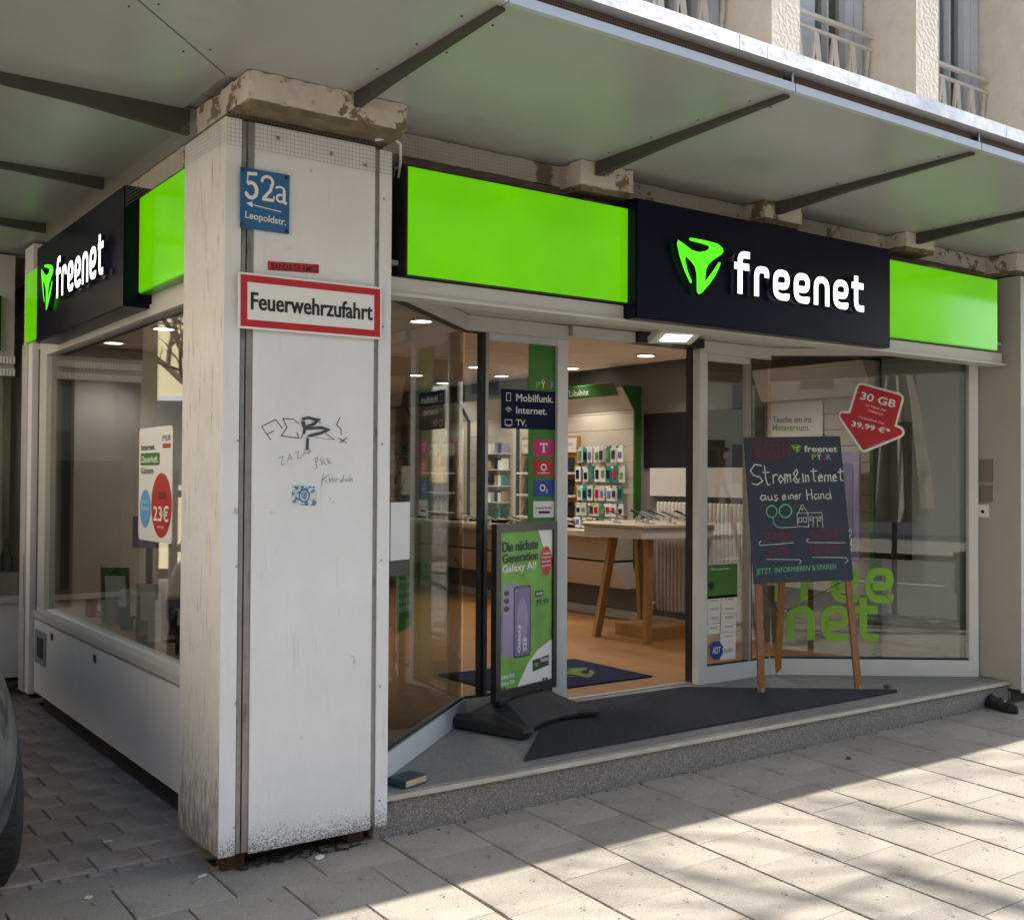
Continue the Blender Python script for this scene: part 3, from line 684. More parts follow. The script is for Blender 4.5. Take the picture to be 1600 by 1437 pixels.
a0 = Fr((5.08, 2.0, 0), (0, -1, 0)); p0 = a0.uv(1314, 706); p1 = a0.uv(1345, 875)
fb('panel', 'purple', PZ, a0, p0[0]-.02, p1[0], p1[1], p0[1], 0, .02)
b = B(); prism(b, a0, rrect(p0[0], p1[0]-.05, p1[1]+.08, p0[1]-.08, .03), .021, .025); O('phone_picture', b, M['purple2'], PZ)
b = B(); textpx(b, 'S26', a0, (1335, 868), (1335, 826), (1325, 868), lift=.027); O('lettering', b, M['wpaint'], PZ)
bx('shelf_unit', 'screen', None, 5.12, 5.24, .72, .96, .9, 1.85, label='narrow black shelf unit at the green edge behind the right window', cat='shelf unit')
# ================================================================== SHOPFRONT (entrance glazing)
SFR = E('shopfront', (2.95, 1.06, ZF), 'recessed glass shopfront with white frames and splayed windows round the open door', 'shopfront')
def seg(p0, p1, z0=ZF, z1=2.32, post0=0, post1=0, top=.08, bot=.105, glass='glass', thick=.06):
    p0 = Vector((*p0, 0)); p1 = Vector((*p1, 0)); fr = Fr(p0, p1-p0); L = (p1-p0).length
    r = fb('bottom_rail', 'white', SFR, fr, 0, L, z0, z0+bot, -thick, 0, bev=.003)
    fb('top_rail', 'trim', SFR, fr, 0, L, z1-top, z1, -thick, 0, bev=.003)
    if post0: fb('door_post' , 'white', SFR, fr, 0.001, post0, z0+bot+.001, z1-top-.001, -thick+.001, -.001, bev=.003)
    if post1: fb('door_post', 'white', SFR, fr, L-post1, L-.001, z0+bot+.001, z1-top-.001, -thick+.001, -.001, bev=.003)
    if glass: fb('pane', glass, SFR, fr, post0+.001, L-post1-.001, z0+bot, z1-top, -thick/2-.003, -thick/2+.003)
    fb('gasket', 'dark', SFR, fr, post0+.002, L-post1-.002, z0+bot, z0+bot+.012, -.022, -.012); fb('gasket', 'dark', SFR, fr, post0+.002, L-post1-.002, z1-top-.012, z1-top, -.022, -.012)
    return fr, L
PL, CL, JL, JR, CR, PR = (.695, .145), (1.755, 1.06), (2.44, 1.06), (3.49, 1.06), (4.15, 1.06), (5.235, .245)
frLW, LLW = seg(PL, CL, glass='glasstint')
frLS, LLS = seg(CL, JL, post1=.075)
frRS, LRS = seg(JR, CR, post0=.07)
frRW, LRW = seg(CR, PR, post1=.06, top=.05, glass='glassmild')
# mullion strips of the sliding leaves
fb('mullion', 'dark', SFR, frLS, .095, .112, ZF+.106, 2.238, -.055, -.004); fb('mullion', 'steel', SFR, frLS, .113, .132, ZF+.106, 2.238, -.055, .002)
fb('mullion', 'dark', SFR, frRS, .468, .482, ZF+.106, 2.238, -.055, -.004); fb('mullion', 'steel', SFR, frRS, .448, .467, ZF+.106, 2.238, -.055, .002)
fb('door_rail', 'trim', SFR, frLS, .133, .608, 2.20, 2.2385, -.05, .004); fb('door_rail', 'trim', SFR, frRS, .071, .447, 2.20, 2.2385, -.05, .004)
# right jamb reveal and door lining
bx('jamb_lining', 'trim', SFR, 3.50, 3.545, 1.122, 1.19, ZF, 2.30); bx('jamb_seal', 'dark', SFR, 3.488, 3.4995, 1.13, 1.18, ZF, 2.29)
bx('jamb_lining', 'trim', SFR, 2.39, 2.435, 1.122, 1.19, ZF, 2.30)
bx('door_head', 'trim', SFR, 2.44, 3.48, 1.125, 1.20, 2.29, 2.345); bx('door_operator', 'frameblk', SFR, 2.93, 3.47, 1.00, 1.12, 2.262, 2.32, bev=.004)
bx('door_head', 'trim', SFR, 2.45, 2.925, 1.03, 1.115, 2.262, 2.32)
bx('threshold', 'nosing', SFR, 2.42, 3.50, 1.13, 1.165, ZF+.0005, ZF+.008)
for zz in (.5, 1.3, 2.1): pass
# soffit panels over the entrance
so = E('entrance_soffit', (3, .6, 2.33), 'pale suspended soffit panels over the recessed entrance', 'soffit')
zt = 2.325
xs = [.70+.457*i for i in range(11)]
for i in range(10):
    for (ya, yb) in ((.10, .40), (.402, .70), (.702, 1.058)):
        xa, xb = xs[i]+.002, xs[i+1]-.002
        # clip against splayed windows: skip panels wholly over the shop
        lx = PL[0]+(max(ya, .146)-PL[1])/(CL[1]-PL[1])*(CL[0]-PL[0]); rx = CR[0]+(CR[1]-ya)/(CR[1]-PR[1])*(PR[0]-CR[0])
        if xb < lx-.02 or xa > rx+.1: continue
        bx('soffit_panel', 'trim', so, xa, xb, ya, yb-.002, zt+random.uniform(0, .002), zt+.02)
# beam under the signs
bm_ = E('sign_beam', (2.9, .1, 2.2), 'long pale metal beam with stepped lip under the green signs', 'beam')
bx('beam', 'trim', bm_, .694, 5.20, .06, .17, 2.205, 2.268, bev=.004); bx('lip', 'trim', bm_, .694, 5.23, .045, .165, 2.190, 2.203)
bx('lip', 'dark', bm_, .694, 5.10, .075, .16, 2.269, 2.276)
# entrance step
stp = bx('entrance_step', 'granite', None, .66, 5.25, .052, .40, -.03, ZF-.022, kind='structure')
fl = sheet('entrance_floor', [(x, y, ZF) for x, y in ((.66, .035), (5.27, .035), (5.27, .30), (4.16, 1.13), (1.75, 1.13), (.66, .18))], M['terrazzo'])
bx('step_slab', 'terrazzo', stp, .66, 5.25, .04, .40, ZF-.020, ZF-.001)
bx('nosing_strip', 'nosing', stp, .69, 5.258, .030, .046, ZF-.018, ZF+.003, bev=.002)
bx('nosing_strip', 'nosing', stp, .69, 5.25, .052, .066, ZF-.004, ZF+.0035)
# door mats
em = O('door_mat', prism(B(), Fr((0, 0, ZF), (1, 0, 0), (0, 1, 0)), [(1.49, .172), (4.31, .215), (4.36, .245), (3.33, 1.03), (2.35, 1.045), (2.1, .80)], .001, .011), M['matt'], None, label='dark grey ribbed entrance mat lying on the granite entrance floor', cat='mat')
b = bx('door_mat', 'vnavy', None, 2.30, 3.43, 1.42, 2.23, ZF+.002, ZF+.010, label='navy logo mat on the wooden shop floor inside the door', cat='mat')
fm = Fr((2.86, 1.60, ZF+.0105), (1, 0, 0), (0, 1, 0)); q = B(); prism(q, fm, [((x-355)*.0015, (618-y)*.0011) for x, y in EMB], .001, .001); O('emblem', q, mat('mat_emblem', (.11, .16, .02), .95), b)
# ================================================================== PILLARS
def px_x(x, y, Y=0): return meet(x, y, (0, Y, 0), (0, 1, 0)).x
PB, PT = .064, 2.765
pl = E('corner_pillar', (.35, .2, 0), 'white clad square corner pillar with dirty foot, graffiti and stickers', 'pillar')
bx('core', 'junk', pl, .03, .66, .03, .42, PB+.02, 2.79); bx('core', 'dirtm', pl, .12, .64, .13, .42, -.04, PB+.019)
bx('cladding_panel', 'cladside', pl, 0, .006, .006, .44, PB+.003, PT, bev=.001)
bx('corner_strip', 'clad', pl, .0, .062, .0, .005, PB+.002, PT, bev=.001)
bx('rail_profile', 'rail', pl, .066, .082, .004, .016, PB+.006, PT-.003); bx('rail_profile', 'rail', pl, .087, .110, .001, .016, PB+.006, PT-.003, bev=.002)
bx('cladding_panel', 'clad', pl, .112, .614, -.006, .004, PB, PT-.004, bev=.0015)
bx('rail_profile', 'rail', pl, .617, .636, .004, .016, PB+.006, PT-.01, bev=.002)
bx('corner_strip', 'clad', pl, .638, .692, -.002, .006, PB+.003, PT-.01, bev=.001)
bx('cladding_panel', 'clad', pl, .686, .692, .008, .30, PB+.1, PT-.01)
b = B()
for z in (.17, .62, 1.12, 1.58, 2.05, 2.56):
    for x in (.057, .072, .655): lathe(b, (x, -.001 if x < .1 else -.004, z), [(.0001, 0)], 3) if False else fbox(b, Fr((x, -.004, z), (1, 0, 0)), -.0035, .0035, -.0035, .0035, 0, .003)
for x, z in ((.2, 2.72), (.42, 2.70), (.57, 2.68)): fbox(b, Fr((x, -.008, z), (1, 0, 0)), -.006, .006, -.006, .006, 0, .004)
O('screw', b, M['steel'], pl, kind='stuff')
bx('foot', 'footbrick', pl, .035, .12, .055, .12, -.03, .08); bx('foot', 'footbrick', pl, .55, .62, .06, .12, -.02, .08)
# graffiti on the panel face
gf = Fr((.112, -.0062, 0), (1, 0, 0))
def gp(l): return [gf.uv(*p) for p in l]
def c6(l): return gp([(280+x/3.422, 380+y/3.422) for x, y in l])
g = B(); k = 0
for pl_ in ([(440, 980), (490, 1052)], [(440, 980), (515, 942), (550, 990)], [(470, 1022), (505, 1003)], [(640, 965), (610, 940), (555, 938), (575, 985), (545, 1030), (640, 1042), (628, 1010)],
            [(655, 945), (690, 932), (755, 940), (725, 970), (665, 990)], [(650, 950), (668, 1000), (650, 1045)], [(665, 990), (800, 992), (760, 1020), (680, 1032), (830, 1050), (780, 1015)], [(860, 930), (840, 970), (865, 995), (865, 1025)], [(850, 1040), (895, 1068)], [(895, 1040), (858, 1066)]):
    stroke(g, c6(pl_), .0034, gf, .0008+.00012*k); k += 1
for pl_ in ([(655, 940), (690, 933), (735, 945), (720, 965), (672, 985)], [(662, 950), (670, 985), (664, 1020)], [(672, 992), (760, 985), (795, 998), (755, 1015), (690, 1030)], [(684, 1040), (683, 1105)]):
    stroke(g, c6(pl_), .011, gf, .002+.00012*k); k += 1
O('graffiti', g, M['ink'], pl)
g = B(); k = 0
for pl_ in ([(530, 1150), (555, 1140), (545, 1185), (570, 1178)], [(575, 1175), (590, 1125), (605, 1160)], [(580, 1155), (600, 1148)], [(618, 1120), (640, 1112), (630, 1150), (655, 1145)], [(660, 1140), (672, 1100), (700, 1105), (690, 1130)], [(665, 1125), (705, 1112)],
            [(725, 1150), (735, 1200), (725, 1210)], [(725, 1150), (740, 1145), (735, 1170)], [(755, 1145), (760, 1185), (775, 1150), (765, 1168), (785, 1185)], [(790, 1145), (795, 1180), (805, 1150), (797, 1165), (812, 1180)],
            [(770, 1230), (760, 1300)], [(800, 1235), (768, 1262), (790, 1278)], [(800, 1250), (805, 1275), (818, 1255), (822, 1275), (830, 1256)], [(835, 1278), (840, 1258), (850, 1260)], [(870, 1262), (858, 1275), (872, 1275), (880, 1235)], [(885, 1258), (888, 1275)], [(905, 1258), (893, 1265), (903, 1275)], [(910, 1240), (912, 1275), (920, 1255), (926, 1275)]):
    stroke(g, c6(pl_), .0024, gf, .0008+.00012*k); k += 1
O('graffiti', g, M['pencil'], pl)
# stickers
sg = Fr((.112, -.0064, 0), (1, 0, 0))
q = [sg.uv(*p) for p in ((418, 422), (498, 427.5), (498, 413.5), (418, 408))]
st = E('sticker', sg.P(*q[0]), 'torn narrow red sticker above the fire sign, BANDA DI AMICI', 'sticker')
O('backing', prism(B(), sg, q, .0006, .0016), M['red'], st); b = B(); textpx(b, 'BANDA DI AMICI', sg, (424, 421.5), (496, 426), (424, 411), lift=.0022, bold=.016); O('lettering', b, M['black'], st)
q = [sg.uv(*p) for p in ((456, 788), (494, 790), (495, 760), (456, 758))]
st = E('sticker', sg.P(*q[0]), 'small worn blue and white club sticker low on the pillar', 'sticker')
O('backing', prism(B(), sg, q, .0006, .0014), dirt(mat('worn_sticker', (.55, .6, .62), .7), (.03, .12, .22), 55, .5, .55), st)
c = sg.uv(475, 774); b = B(); stroke(b, ell(*c, .021, .024)+[ell(*c, .021, .024)[0]], .005, sg, .002); stroke(b, ell(*c, .010, .012)+[ell(*c, .010, .012)[0]], .003, sg, .0022); stroke(b, [(c[0]-.006, c[1]-.008), (c[0]+.004, c[1]+.009)], .003, sg, .0024); O('emblem', b, M['enamel'], st)
# house number plate
hf = Fr((.1, -.012, 0), (1, 0, 0)); n4 = [hf.uv(*p) for p in ((374.5, 354), (451, 368), (451, 273), (374.5, 262))]
hn = E('house_number_sign', hf.P(*n4[0]), 'blue enamel house number plate 52a Leopoldstr. with arrow', 'sign')
ax0, ax1 = n4[0][0], n4[1][0]; bz0 = (n4[0][1]+n4[1][1])/2; bz1 = (n4[2][1]+n4[3][1])/2
fb('plate', 'enamel', hn, hf, ax0, ax1, bz0, bz1, 0, .004, bev=.001)
hw = ax1-ax0; hh = bz1-bz0
def hp(a, b): return (ax0+a*hw, bz0+b*hh)
b = B(); k = 0
def hs(pts, wd):
    global k
    stroke(b, [hp(*p) for p in pts], wd*hw, hf, .0046+.0001*k); k += 1
def arc(cx, cy, rx, ry, a0, a1, n=12): return [(cx+rx*cos(RD(a0+(a1-a0)*i/n)), cy+ry*sin(RD(a0+(a1-a0)*i/n))) for i in range(n+1)]
hs([(.13, .905), (.33, .925)], .065); hs([(.145, .90), (.135, .74)], .022); hs(arc(.21, .64, .115, .125, 130, -150), .072); hs([(.10, .565), (.135, .60)], .06)
hs(arc(.54, .82, .11, .09, 190, -30), .055); hs([(.645, .80), (.60, .68), (.46, .535)], .06); hs([(.435, .525), (.67, .525)], .062); hs([(.665, .52), (.68, .60)], .03)
hs(arc(.80, .72, .09, .05, 160, 20), .04); hs([(.885, .735), (.885, .53), (.94, .50)], .06); hs(arc(.81, .58, .075, .06, 60, 340), .045)
O('digits', b, M['wpaint'], hn)
b = B(); stroke(b, [hp(.20, .405), hp(.83, .355)], .018*hw, hf, .0046); prism(b, hf, [hp(.12, .415), hp(.24, .455), hp(.24, .355)], .0049, .0049); O('arrow', b, M['wpaint'], hn)
b = B(); text(b, 'Leopoldstr.', hf, hp(.095, .13), hp(.93, .10), .155*hh*1.0, lift=.0048, bold=.012); O('lettering', b, M['wpaint'], hn)
for a, c_ in ((.045, .96), (.93, .95), (.94, .05), (.05, .06)): fb('screw', 'rust', hn, hf, *[hp(a-.03, 0)[0], hp(a+.03, 0)[0], hp(0, c_-.025)[1], hp(0, c_+.025)[1]], .0045, .007)
# fire access sign, slightly tilted
F0 = meet(371.5, 512.5, (0, -.02, 0), (0, 1, 0)); F1 = meet(595.5, 530.5, (0, -.02, 0), (0, 1, 0)); ff = Fr(F0, F1-F0, Vector((0, -1, 0)).cross((F1-F0).normalized()))
fw = (F1-F0).length; fh = .206
fs = E('fire_lane_sign', F0, 'white Feuerwehrzufahrt sign with red border screwed to the pillar', 'sign')
O('plate', prism(B(), ff, rrect(0, fw, 0, fh, .006), 0, .005), M['wpaint'], fs)
b = B(); q = .008
for d in ((q, fw-q, q, .034), (q, fw-q, fh-.034, fh-q), (q, .034, .0342, fh-.0342), (fw-.034, fw-q, .0342, fh-.0342)): fbox(b, ff, *d, .0053, .0062)
O('border', b, M['red'], fs)
b = B(); text(b, 'Feuerwehrzufahrt', ff, (.047, .071), (fw-.043, .071), .066, lift=.0062, bold=.014); 
for q in (.0012, .0024): text(b, 'Feuerwehrzufahrt', ff, (.047+q, .071), (fw-.043+q, .071), .066, lift=.0062+q*.1, bold=.014)
for f_ in b.faces: f_.material_index = 0
O('lettering', b, M['black'], fs)
# right pillar
pr = E('right_pillar', (5.6, .2, 0), 'grey clad pillar at the right end of the shop with bell plates', 'pillar')
pmR = dirt(mat('grey_cladding', (.36, .345, .32), .5, var=.08, vscale=2), (.20, .19, .17), 9, .66, .8, stretch=(1, 3, .5))
bx('core', 'junk', pr, 5.28, 5.9, .03, .5, 0, 2.78)
O('cladding_panel', prism(B(), Fr((5.262, .285, 0), (0, -1, 0)), [(0, ZF+.003), (.145, ZF+.003), (.145, .118), (.31, .118), (.31, 2.765), (0, 2.765)], -.01, 0), pmR, pr)
bx('corner_strip', 'white', pr, 5.263, 5.30, -.034, -.027, .10, 2.76); bx('rail_profile', 'rail', pr, 5.302, 5.318, -.03, -.02, .10, 2.76); bx('cladding_panel', 'clad', pr, 5.32, 5.9, -.036, -.027, .10, 2.76)
rp = Fr((5.2615, .30, 0), (0, -1, 0))
for (p, q), mm, nm in ((((1530, 718), (1552, 753)), 'steelp', 'blank steel bell plate above the intercom'), (((1531, 758), (1551, 784)), 'steelp', 'steel bell plate with round button under the blank plate'), (((1531, 788), (1545, 808)), 'wpaint', 'small white key box under the bell plates')):
    a = rp.uv(*p); c = rp.uv(*q); t = E('bell_plate' if mm == 'steelp' else 'key_box', rp.P(a[0], c[1]), nm, 'bell plate' if mm == 'steelp' else 'key box')
    fb('plate', mm, t, rp, a[0], c[0], c[1], a[1], 0, .01 if mm == 'steelp' else .018, bev=.001)
    m_ = ((a[0]+c[0])/2, (a[1]+c[1])/2)
    if 'blank' not in nm: O('button', prism(B(), rp, ell(m_[0], m_[1]-.005, .012, .012, 12), .0105 if mm == 'steelp' else .0185, .014 if mm == 'steelp' else .021), M['dark' if mm != 'steelp' else 'rail'], t)
# poster of the neighbour
po = E('menu_poster', (5.8, -.05, .2), 'tall white poster with food drawings at the right edge', 'poster')
bx('panel', 'wpaint', po, 5.345, 6.3, -.060, -.038, .20, 1.93)
mf = Fr((5.345, -.0602, 0), (1, 0, 0)); b = B()
stroke(b, [(.02, 1.45), (.05, 1.30), (.10, 1.26)], .012, mf); prism(b, mf, ell(.075, 1.20, .035, .05), .002, .002); prism(b, mf, ell(.065, 1.05, .03, .035), .002, .002); prism(b, mf, ell(.3, 1.3, .09, .12), .002, .002); O('print', b, M['red'], po)
b = B(); stroke(b, [(.02, .93), (.08, .97), (.05, .88)], .006, mf, .002); prism(b, mf, ell(.07, .80, .028, .03), .002, .002); prism(b, mf, ell(.07, .62, .03, .035), .002, .002); prism(b, mf, ell(.075, .36, .03, .03), .002, .002); O('print', b, M['pencil'], po)
b = B(); prism(b, mf, ell(.06, .46, .04, .045), .0025, .0025); prism(b, mf, ell(.4, .5, .1, .1), .0025, .0025); O('print', b, M['lime'], po)
bx('base_plinth', 'granite', bld, 5.27, 16, .05, .3, -.05, .10); bx('shop_wall', 'fac', bld, 5.92, 16, .05, .3, .101, 2.9)
# ================================================================== PLASTER BEAMS, NET, CANOPY
def rough(bm, cuts=8, amp=.008):
    bmesh.ops.subdivide_edges(bm, edges=list(bm.edges), cuts=cuts, use_grid_fill=True)
    for v in bm.verts: v.co += Vector((random.uniform(-amp, amp), random.uniform(-amp, amp), random.uniform(-amp, amp)))
    return bm
from mathutils import noise as _nz
def masonry(x0, x1, y0, y1, z0, z1, amp=.0045, cell=.022):
    b = B(); box(b, x0, x1, y0, y1, z0, z1)
    for ax in range(3):
        L_ = (x1-x0, y1-y0, z1-z0)[ax]; n = min(70, max(1, int(L_/cell)))
        es = [e for e in b.edges if abs((e.verts[0].co-e.verts[1].co)[ax]) > L_*.9]
        if n > 1: bmesh.ops.subdivide_edges(b, edges=es, cuts=n, use_grid_fill=True)
    for v in b.verts:
        p = v.co*14; q = v.co*45
        v.co += (_nz.noise_vector(p)*.7+_nz.noise_vector(q)*.5)*amp
        for ax, lo_, hi_ in ((0, x0, x1), (1, y0, y1), (2, z0, z1)): pass
    # knock chips out of the lower and outer edges
    for v in b.verts:
        ed_ = sum(1 for ax, lo_, hi_ in ((0, x0, x1), (1, y0, y1), (2, z0, z1)) if min(abs(v.co[ax]-lo_), abs(v.co[ax]-hi_)) < .011)
        if ed_ >= 2 and _nz.noise(v.co*23) > .2:
            c = Vector(((x0+x1)/2, (y0+y1)/2, (z0+z1)/2)); d = c-v.co; d.x = max(-.05, min(.05, d.x)); v.co += d.normalized()*amp*1.6
    return b
def plasterblock(name, lab, x0, x1, y0, y1, z0, z1, cuts=(14)):
    t = E(name, ((x0+x1)/2, (y0+y1)/2, z0), lab, 'beam stub')
    O('plaster', masonry(x0, x1, y0, y1, z0+.012, z1), M['plaster'], t)
    O('underside', masonry(x0+.012, x1-.012, y0+.012, y1, z0-.014, z0+.014, .006), M['brown'], t)
plasterblock('beam_end', 'large peeling cream beam end on top of the corner pillar', .04, .695, -.12, .42, 2.80, 2.912)
plasterblock('beam_end', 'peeling beam end above the gap between green and navy signs', 1.70, 2.02, .04, .2, 2.79, 2.912)
plasterblock('beam_end', 'small peeling beam end above the middle of the navy sign', 2.94, 3.23, .04, .2, 2.81, 2.912)
plasterblock('beam_end', 'small peeling beam end above the right green sign', 4.16, 4.46, .04, .2, 2.82, 2.912)
plasterblock('beam_end', 'peeling beam end on top of the right pillar', 5.24, 5.95, -.02, .42, 2.79, 2.912)
tb = E('edge_beam', (2.9, .25, 2.8), 'long peeling cream edge beam above the front signs', 'beam')
bm = masonry(.70, 5.23, .19, .40, 2.815, 2.912, .0035, .03)
O('plaster', bm, M['plaster'], tb)
bm = box(B(), .70, 5.23, .205, .40, 2.785, 2.812); O('bare_edge', rough(bm, 3, .003), M['brown'], tb)
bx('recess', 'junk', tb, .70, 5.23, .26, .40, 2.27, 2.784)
for i, x in enumerate((.80, 1.42, 1.82, 2.35, 2.62, 3.3, 3.7, 4.05, 4.55, 4.95)): bx('fixing_plate', 'plate', tb, x, x+.17+.05*(i % 2), .165, .17, 2.66, 2.755+.012*(i % 3))
tb2 = E('side_beam', (.2, 2.5, 2.8), 'long peeling edge beam above the side window signs', 'beam')
bm = masonry(.16, .40, .43, 4.2, 2.815, 2.912, .0035, .03)
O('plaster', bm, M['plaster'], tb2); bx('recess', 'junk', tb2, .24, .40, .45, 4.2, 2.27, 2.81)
for y in (.6, 1.0, 1.35): bx('fixing_plate', 'plate', tb2, .16, .166, y, y+.2, 2.68, 2.77)
# bird net
def net(name, lab, fr, a1, b0, b1, step=.0155, wv=.0011, sag=.0):
    b = B(); n = int(a1/step)
    for i in range(n+1):
        a = i*step; fbox(b, fr, a, a+wv, b0, b1, 0, wv) if False else b.faces.new([b.verts.new(fr.P(*p, .004*sin(a*9))) for p in ((a, b0), (a+wv, b0), (a+wv, b1), (a, b1))])
    z = b0
    while z < b1:
        for i in range(max(1, n//10)):
            a0_, a1_ = a1*i/(n//10), a1*(i+1)/(n//10); b.faces.new([b.verts.new(fr.P(*p, .004*sin(p[0]*9)+.0006)) for p in ((a0_, z), (a1_, z), (a1_, z+wv), (a0_, z+wv))])
        z += step
    return O(name, b, M['net'], None, label=lab, cat='bird net')
net('bird_net', 'fine wire bird net stretched across the front edge beam', Fr((.70, .15, 0), (1, 0, 0)), 3.3, 2.68, 2.90)
net('bird_net', 'fine wire bird net wrapped round the top of the corner pillar front', Fr((.0, -.012, 0), (1, 0, 0)), .70, 2.66, 2.81)
net('bird_net', 'fine wire bird net over the side beam above the left sign', Fr((-.012, 1.3, 0), (0, -1, 0)), 1.3, 2.67, 2.84)
# cable loop
O('cable', tube(B(), [(.60, -.03, 2.78), (.66, -.05, 2.80), (.72, -.02, 2.79), (.76, .05, 2.74), (.78, .10, 2.69)], .006, 8), M['cable'], None, label='grey cable loop hanging at the top right of the pillar', cat='cable', smooth=True)
# canopy
cn = E('canopy', (2, -.4, 2.9), 'grey metal canopy wrapping the corner with dark brackets and perforated edge', 'canopy')
ZS = 2.915; YE, XE = -1.10, -1.10
cuts_x = [-.02, .474, 1.801, 3.041, 4.27, 5.5, 6.73, 7.96, 9.19, 10.4, 11.65, 12.9]
# mitred corner sheets
def sheet3(pts, name='soffit_panel'):
    b = B(); prism(b, Fr((0, 0, ZS), (1, 0, 0), (0, 1, 0)), pts, 0, .012); return O(name, b, M['soffit'], cn)
sheet3([(.0, .0), (.0, .455), (XE, .455), (XE, YE+.0)][:0] or [(-.003, .003), (-.003, .46), (XE, .46), (XE, XE+.006)])
sheet3([(.003, -.003), (XE+.006, XE), (.472, YE), (.472, -.003)])
cx = [.476]+cuts_x[2:]
for a, b_ in zip(cx, cx[1:]): sheet3([(a+.002, YE), (b_-.002, YE), (b_-.002, .32), (a+.002, .32)])
cy = [.462, 1.70, 2.92, 4.2]
for a, b_ in zip(cy, cy[1:]): sheet3([(XE, a+.002), (.16, a+.002), (.16, b_-.002), (XE, b_-.002)])
bx('core', 'galv', cn, -.99, 12.9, -.99, .30, ZS+.02, ZS+.125); bx('core', 'galv', cn, -.99, .42, .31, 4.2, ZS+.02, ZS+.125)
def wedge(axis, c):
    """tapered bracket: deep at the wall, shallow at the edge"""
    b = B(); w_ = .016
    if axis == 'y':
        fr = Fr((c-w_, 0, 0), (0, 1, 0)); ps = [(.06, ZS-.002), (.06, ZS-.066), (-.45, ZS-.034), (YE+.02, ZS-.012), (YE+.02, ZS-.002)]
        prism(b, fr, ps, 0, -2*w_) if False else prism(b, fr, ps, 0, 2*w_)
    else:
        fr = Fr((0, c+w_, 0), (1, 0, 0)); dp = .10 if c < 1 else .055; ps = [(.02, ZS-.002), (.02, ZS-dp), (-.4, ZS-dp*.55), (XE+.02, ZS-.016), (XE+.02, ZS-.002)]
        prism(b, fr, ps, 0, 2*w_)
    O('bracket', b, M['bracket'], cn)
for c in cuts_x[1:]: wedge('y', c)
for c in (.462, 1.70, 2.92): wedge('x', c)
# edge: lower strip pieces, perforated strip, gutter pieces
def perf():
    m = mat('perforated_sheet', (.14, .10, .075), .5, .4); n = m.node_tree; L = n.links.new; bs = n.nodes['Principled BSDF']
    tc = n.nodes.new('ShaderNodeTexCoord'); v = n.nodes.new('ShaderNodeTexVoronoi'); v.inputs['Scale'].default_value = 95; v.inputs['Randomness'].default_value = .0
    L(tc.outputs['Object'], v.inputs['Vector']); rp = n.nodes.new('ShaderNodeValToRGB'); rp.color_ramp.elements[0].position = .40; rp.color_ramp.elements[0].color = (.004, .004, .004, 1); rp.color_ramp.elements[1].position = .5; rp.color_ramp.elements[1].color = (.16, .11, .08, 1)
    L(v.outputs['Distance'], rp.inputs[0]); L(rp.outputs[0], bs.inputs['Base Color']); return m
M['perf'] = perf()
ed = [-1.12]+cuts_x[1:]
stripm = mat('bluish_strip', (.50, .53, .58), .35, .2, var=.06)
for a, b_ in zip(ed, ed[1:]):
    bx('edge_strip', stripm, cn, a+.003, b_-.003, YE-.022, YE-.0, ZS-.002, ZS+.030, bev=.002)
    bx('perforated_strip', 'perf', cn, a+.03, b_-.03, YE+.012, YE+.016, ZS+.031, ZS+.075)
    bx('hanger', 'steel', cn, b_-.012, b_-.002, YE-.015, YE-.009, ZS+.01, ZS+.075)
gx = [-1.16, -.2, 1.47, 1.62, 3.2, 3.42, 5.1, 6.8, 8.5, 10.2, 11.9, 12.95]
for a, b_ in zip(gx, gx[1:]): bx('gutter', 'galv', cn, a+.002, b_-.001, YE-.045, YE+.10, ZS+.076, ZS+.132, bev=.004)
bx('edge_strip', stripm, cn, XE-.022, XE, YE+.002, 4.2, ZS-.002, ZS+.030); bx('gutter', 'galv', cn, XE-.045, XE+.1, YE+.105, 4.2, ZS+.076, ZS+.132)
bx('roof_sheet', 'galv', cn, -1.0, 12.95, -1.0, .5, ZS+.127, ZS+.131)
b = B()
for c in cuts_x[1:6]:
    for dx in (-.06, .06):
        for k in range(4): box(b, c+dx-.003, c+dx+.003, -.95+k*.28, -.944+k*.28, ZS-.003, ZS)
for k in range(4):
    for s_ in (-.035, .035): q = -.95+k*.26; box(b, q+s_-.003, q+s_+.003, q-s_-.003, q-s_+.003, ZS-.003, ZS)
O('screw', b, M['dark'], cn, kind='stuff')
# ================================================================== SIGNS
GR = 'backlit sign boxes on the two fronts'
def signbox(name, lab, d, face, m, sm):
    t = E(name, ((d[0]+d[1])/2, (d[2]+d[3])/2, d[4]), lab, 'sign', None); x0, x1, y0, y1, z0, z1 = d
    if face == 'y': bx('housing', sm, t, x0-.006, x1+.006, y0+.006, y1, z0-.006, z1+.006); bx('face', m, t, x0, x1, y0, y0+.005, z0, z1, bev=.001)
    else: bx('housing', sm, t, x0+.006, x1, y0-.006, y1+.006, z0-.006, z1+.006); bx('face', m, t, x0, x0+.005, y0, y1, z0, z1, bev=.001)
    return t
signbox('sign_box', 'long bright green sign panel between the pillar and the navy sign', (.788, 1.978, .03, .155, 2.279, 2.722), 'y', 'green', 'dark')
signbox('sign_box', 'short bright green sign panel at the right end of the front', (3.93, 5.098, .03, .155, 2.281, 2.722), 'y', 'green', 'greenside')
signbox('sign_box', 'bright green sign panel on the side next to the corner pillar', (.05, .16, .55, 1.20, 2.285, 2.716), 'x', 'green', 'greenside')
signbox('sign_box', 'narrow far green sign panel at the end of the side', (.05, .16, 2.96, 3.58, 2.285, 2.716), 'x', 'green', 'greenside')
LGY = -.03
lg = signbox('logo_sign', 'large navy sign with lit green emblem and white freenet letters', (1.985, 3.905, LGY, .155, 2.207, 2.758), 'y', 'navy', 'navy')
lf = Fr((0, LGY-.035, 0), (1, 0, 0))
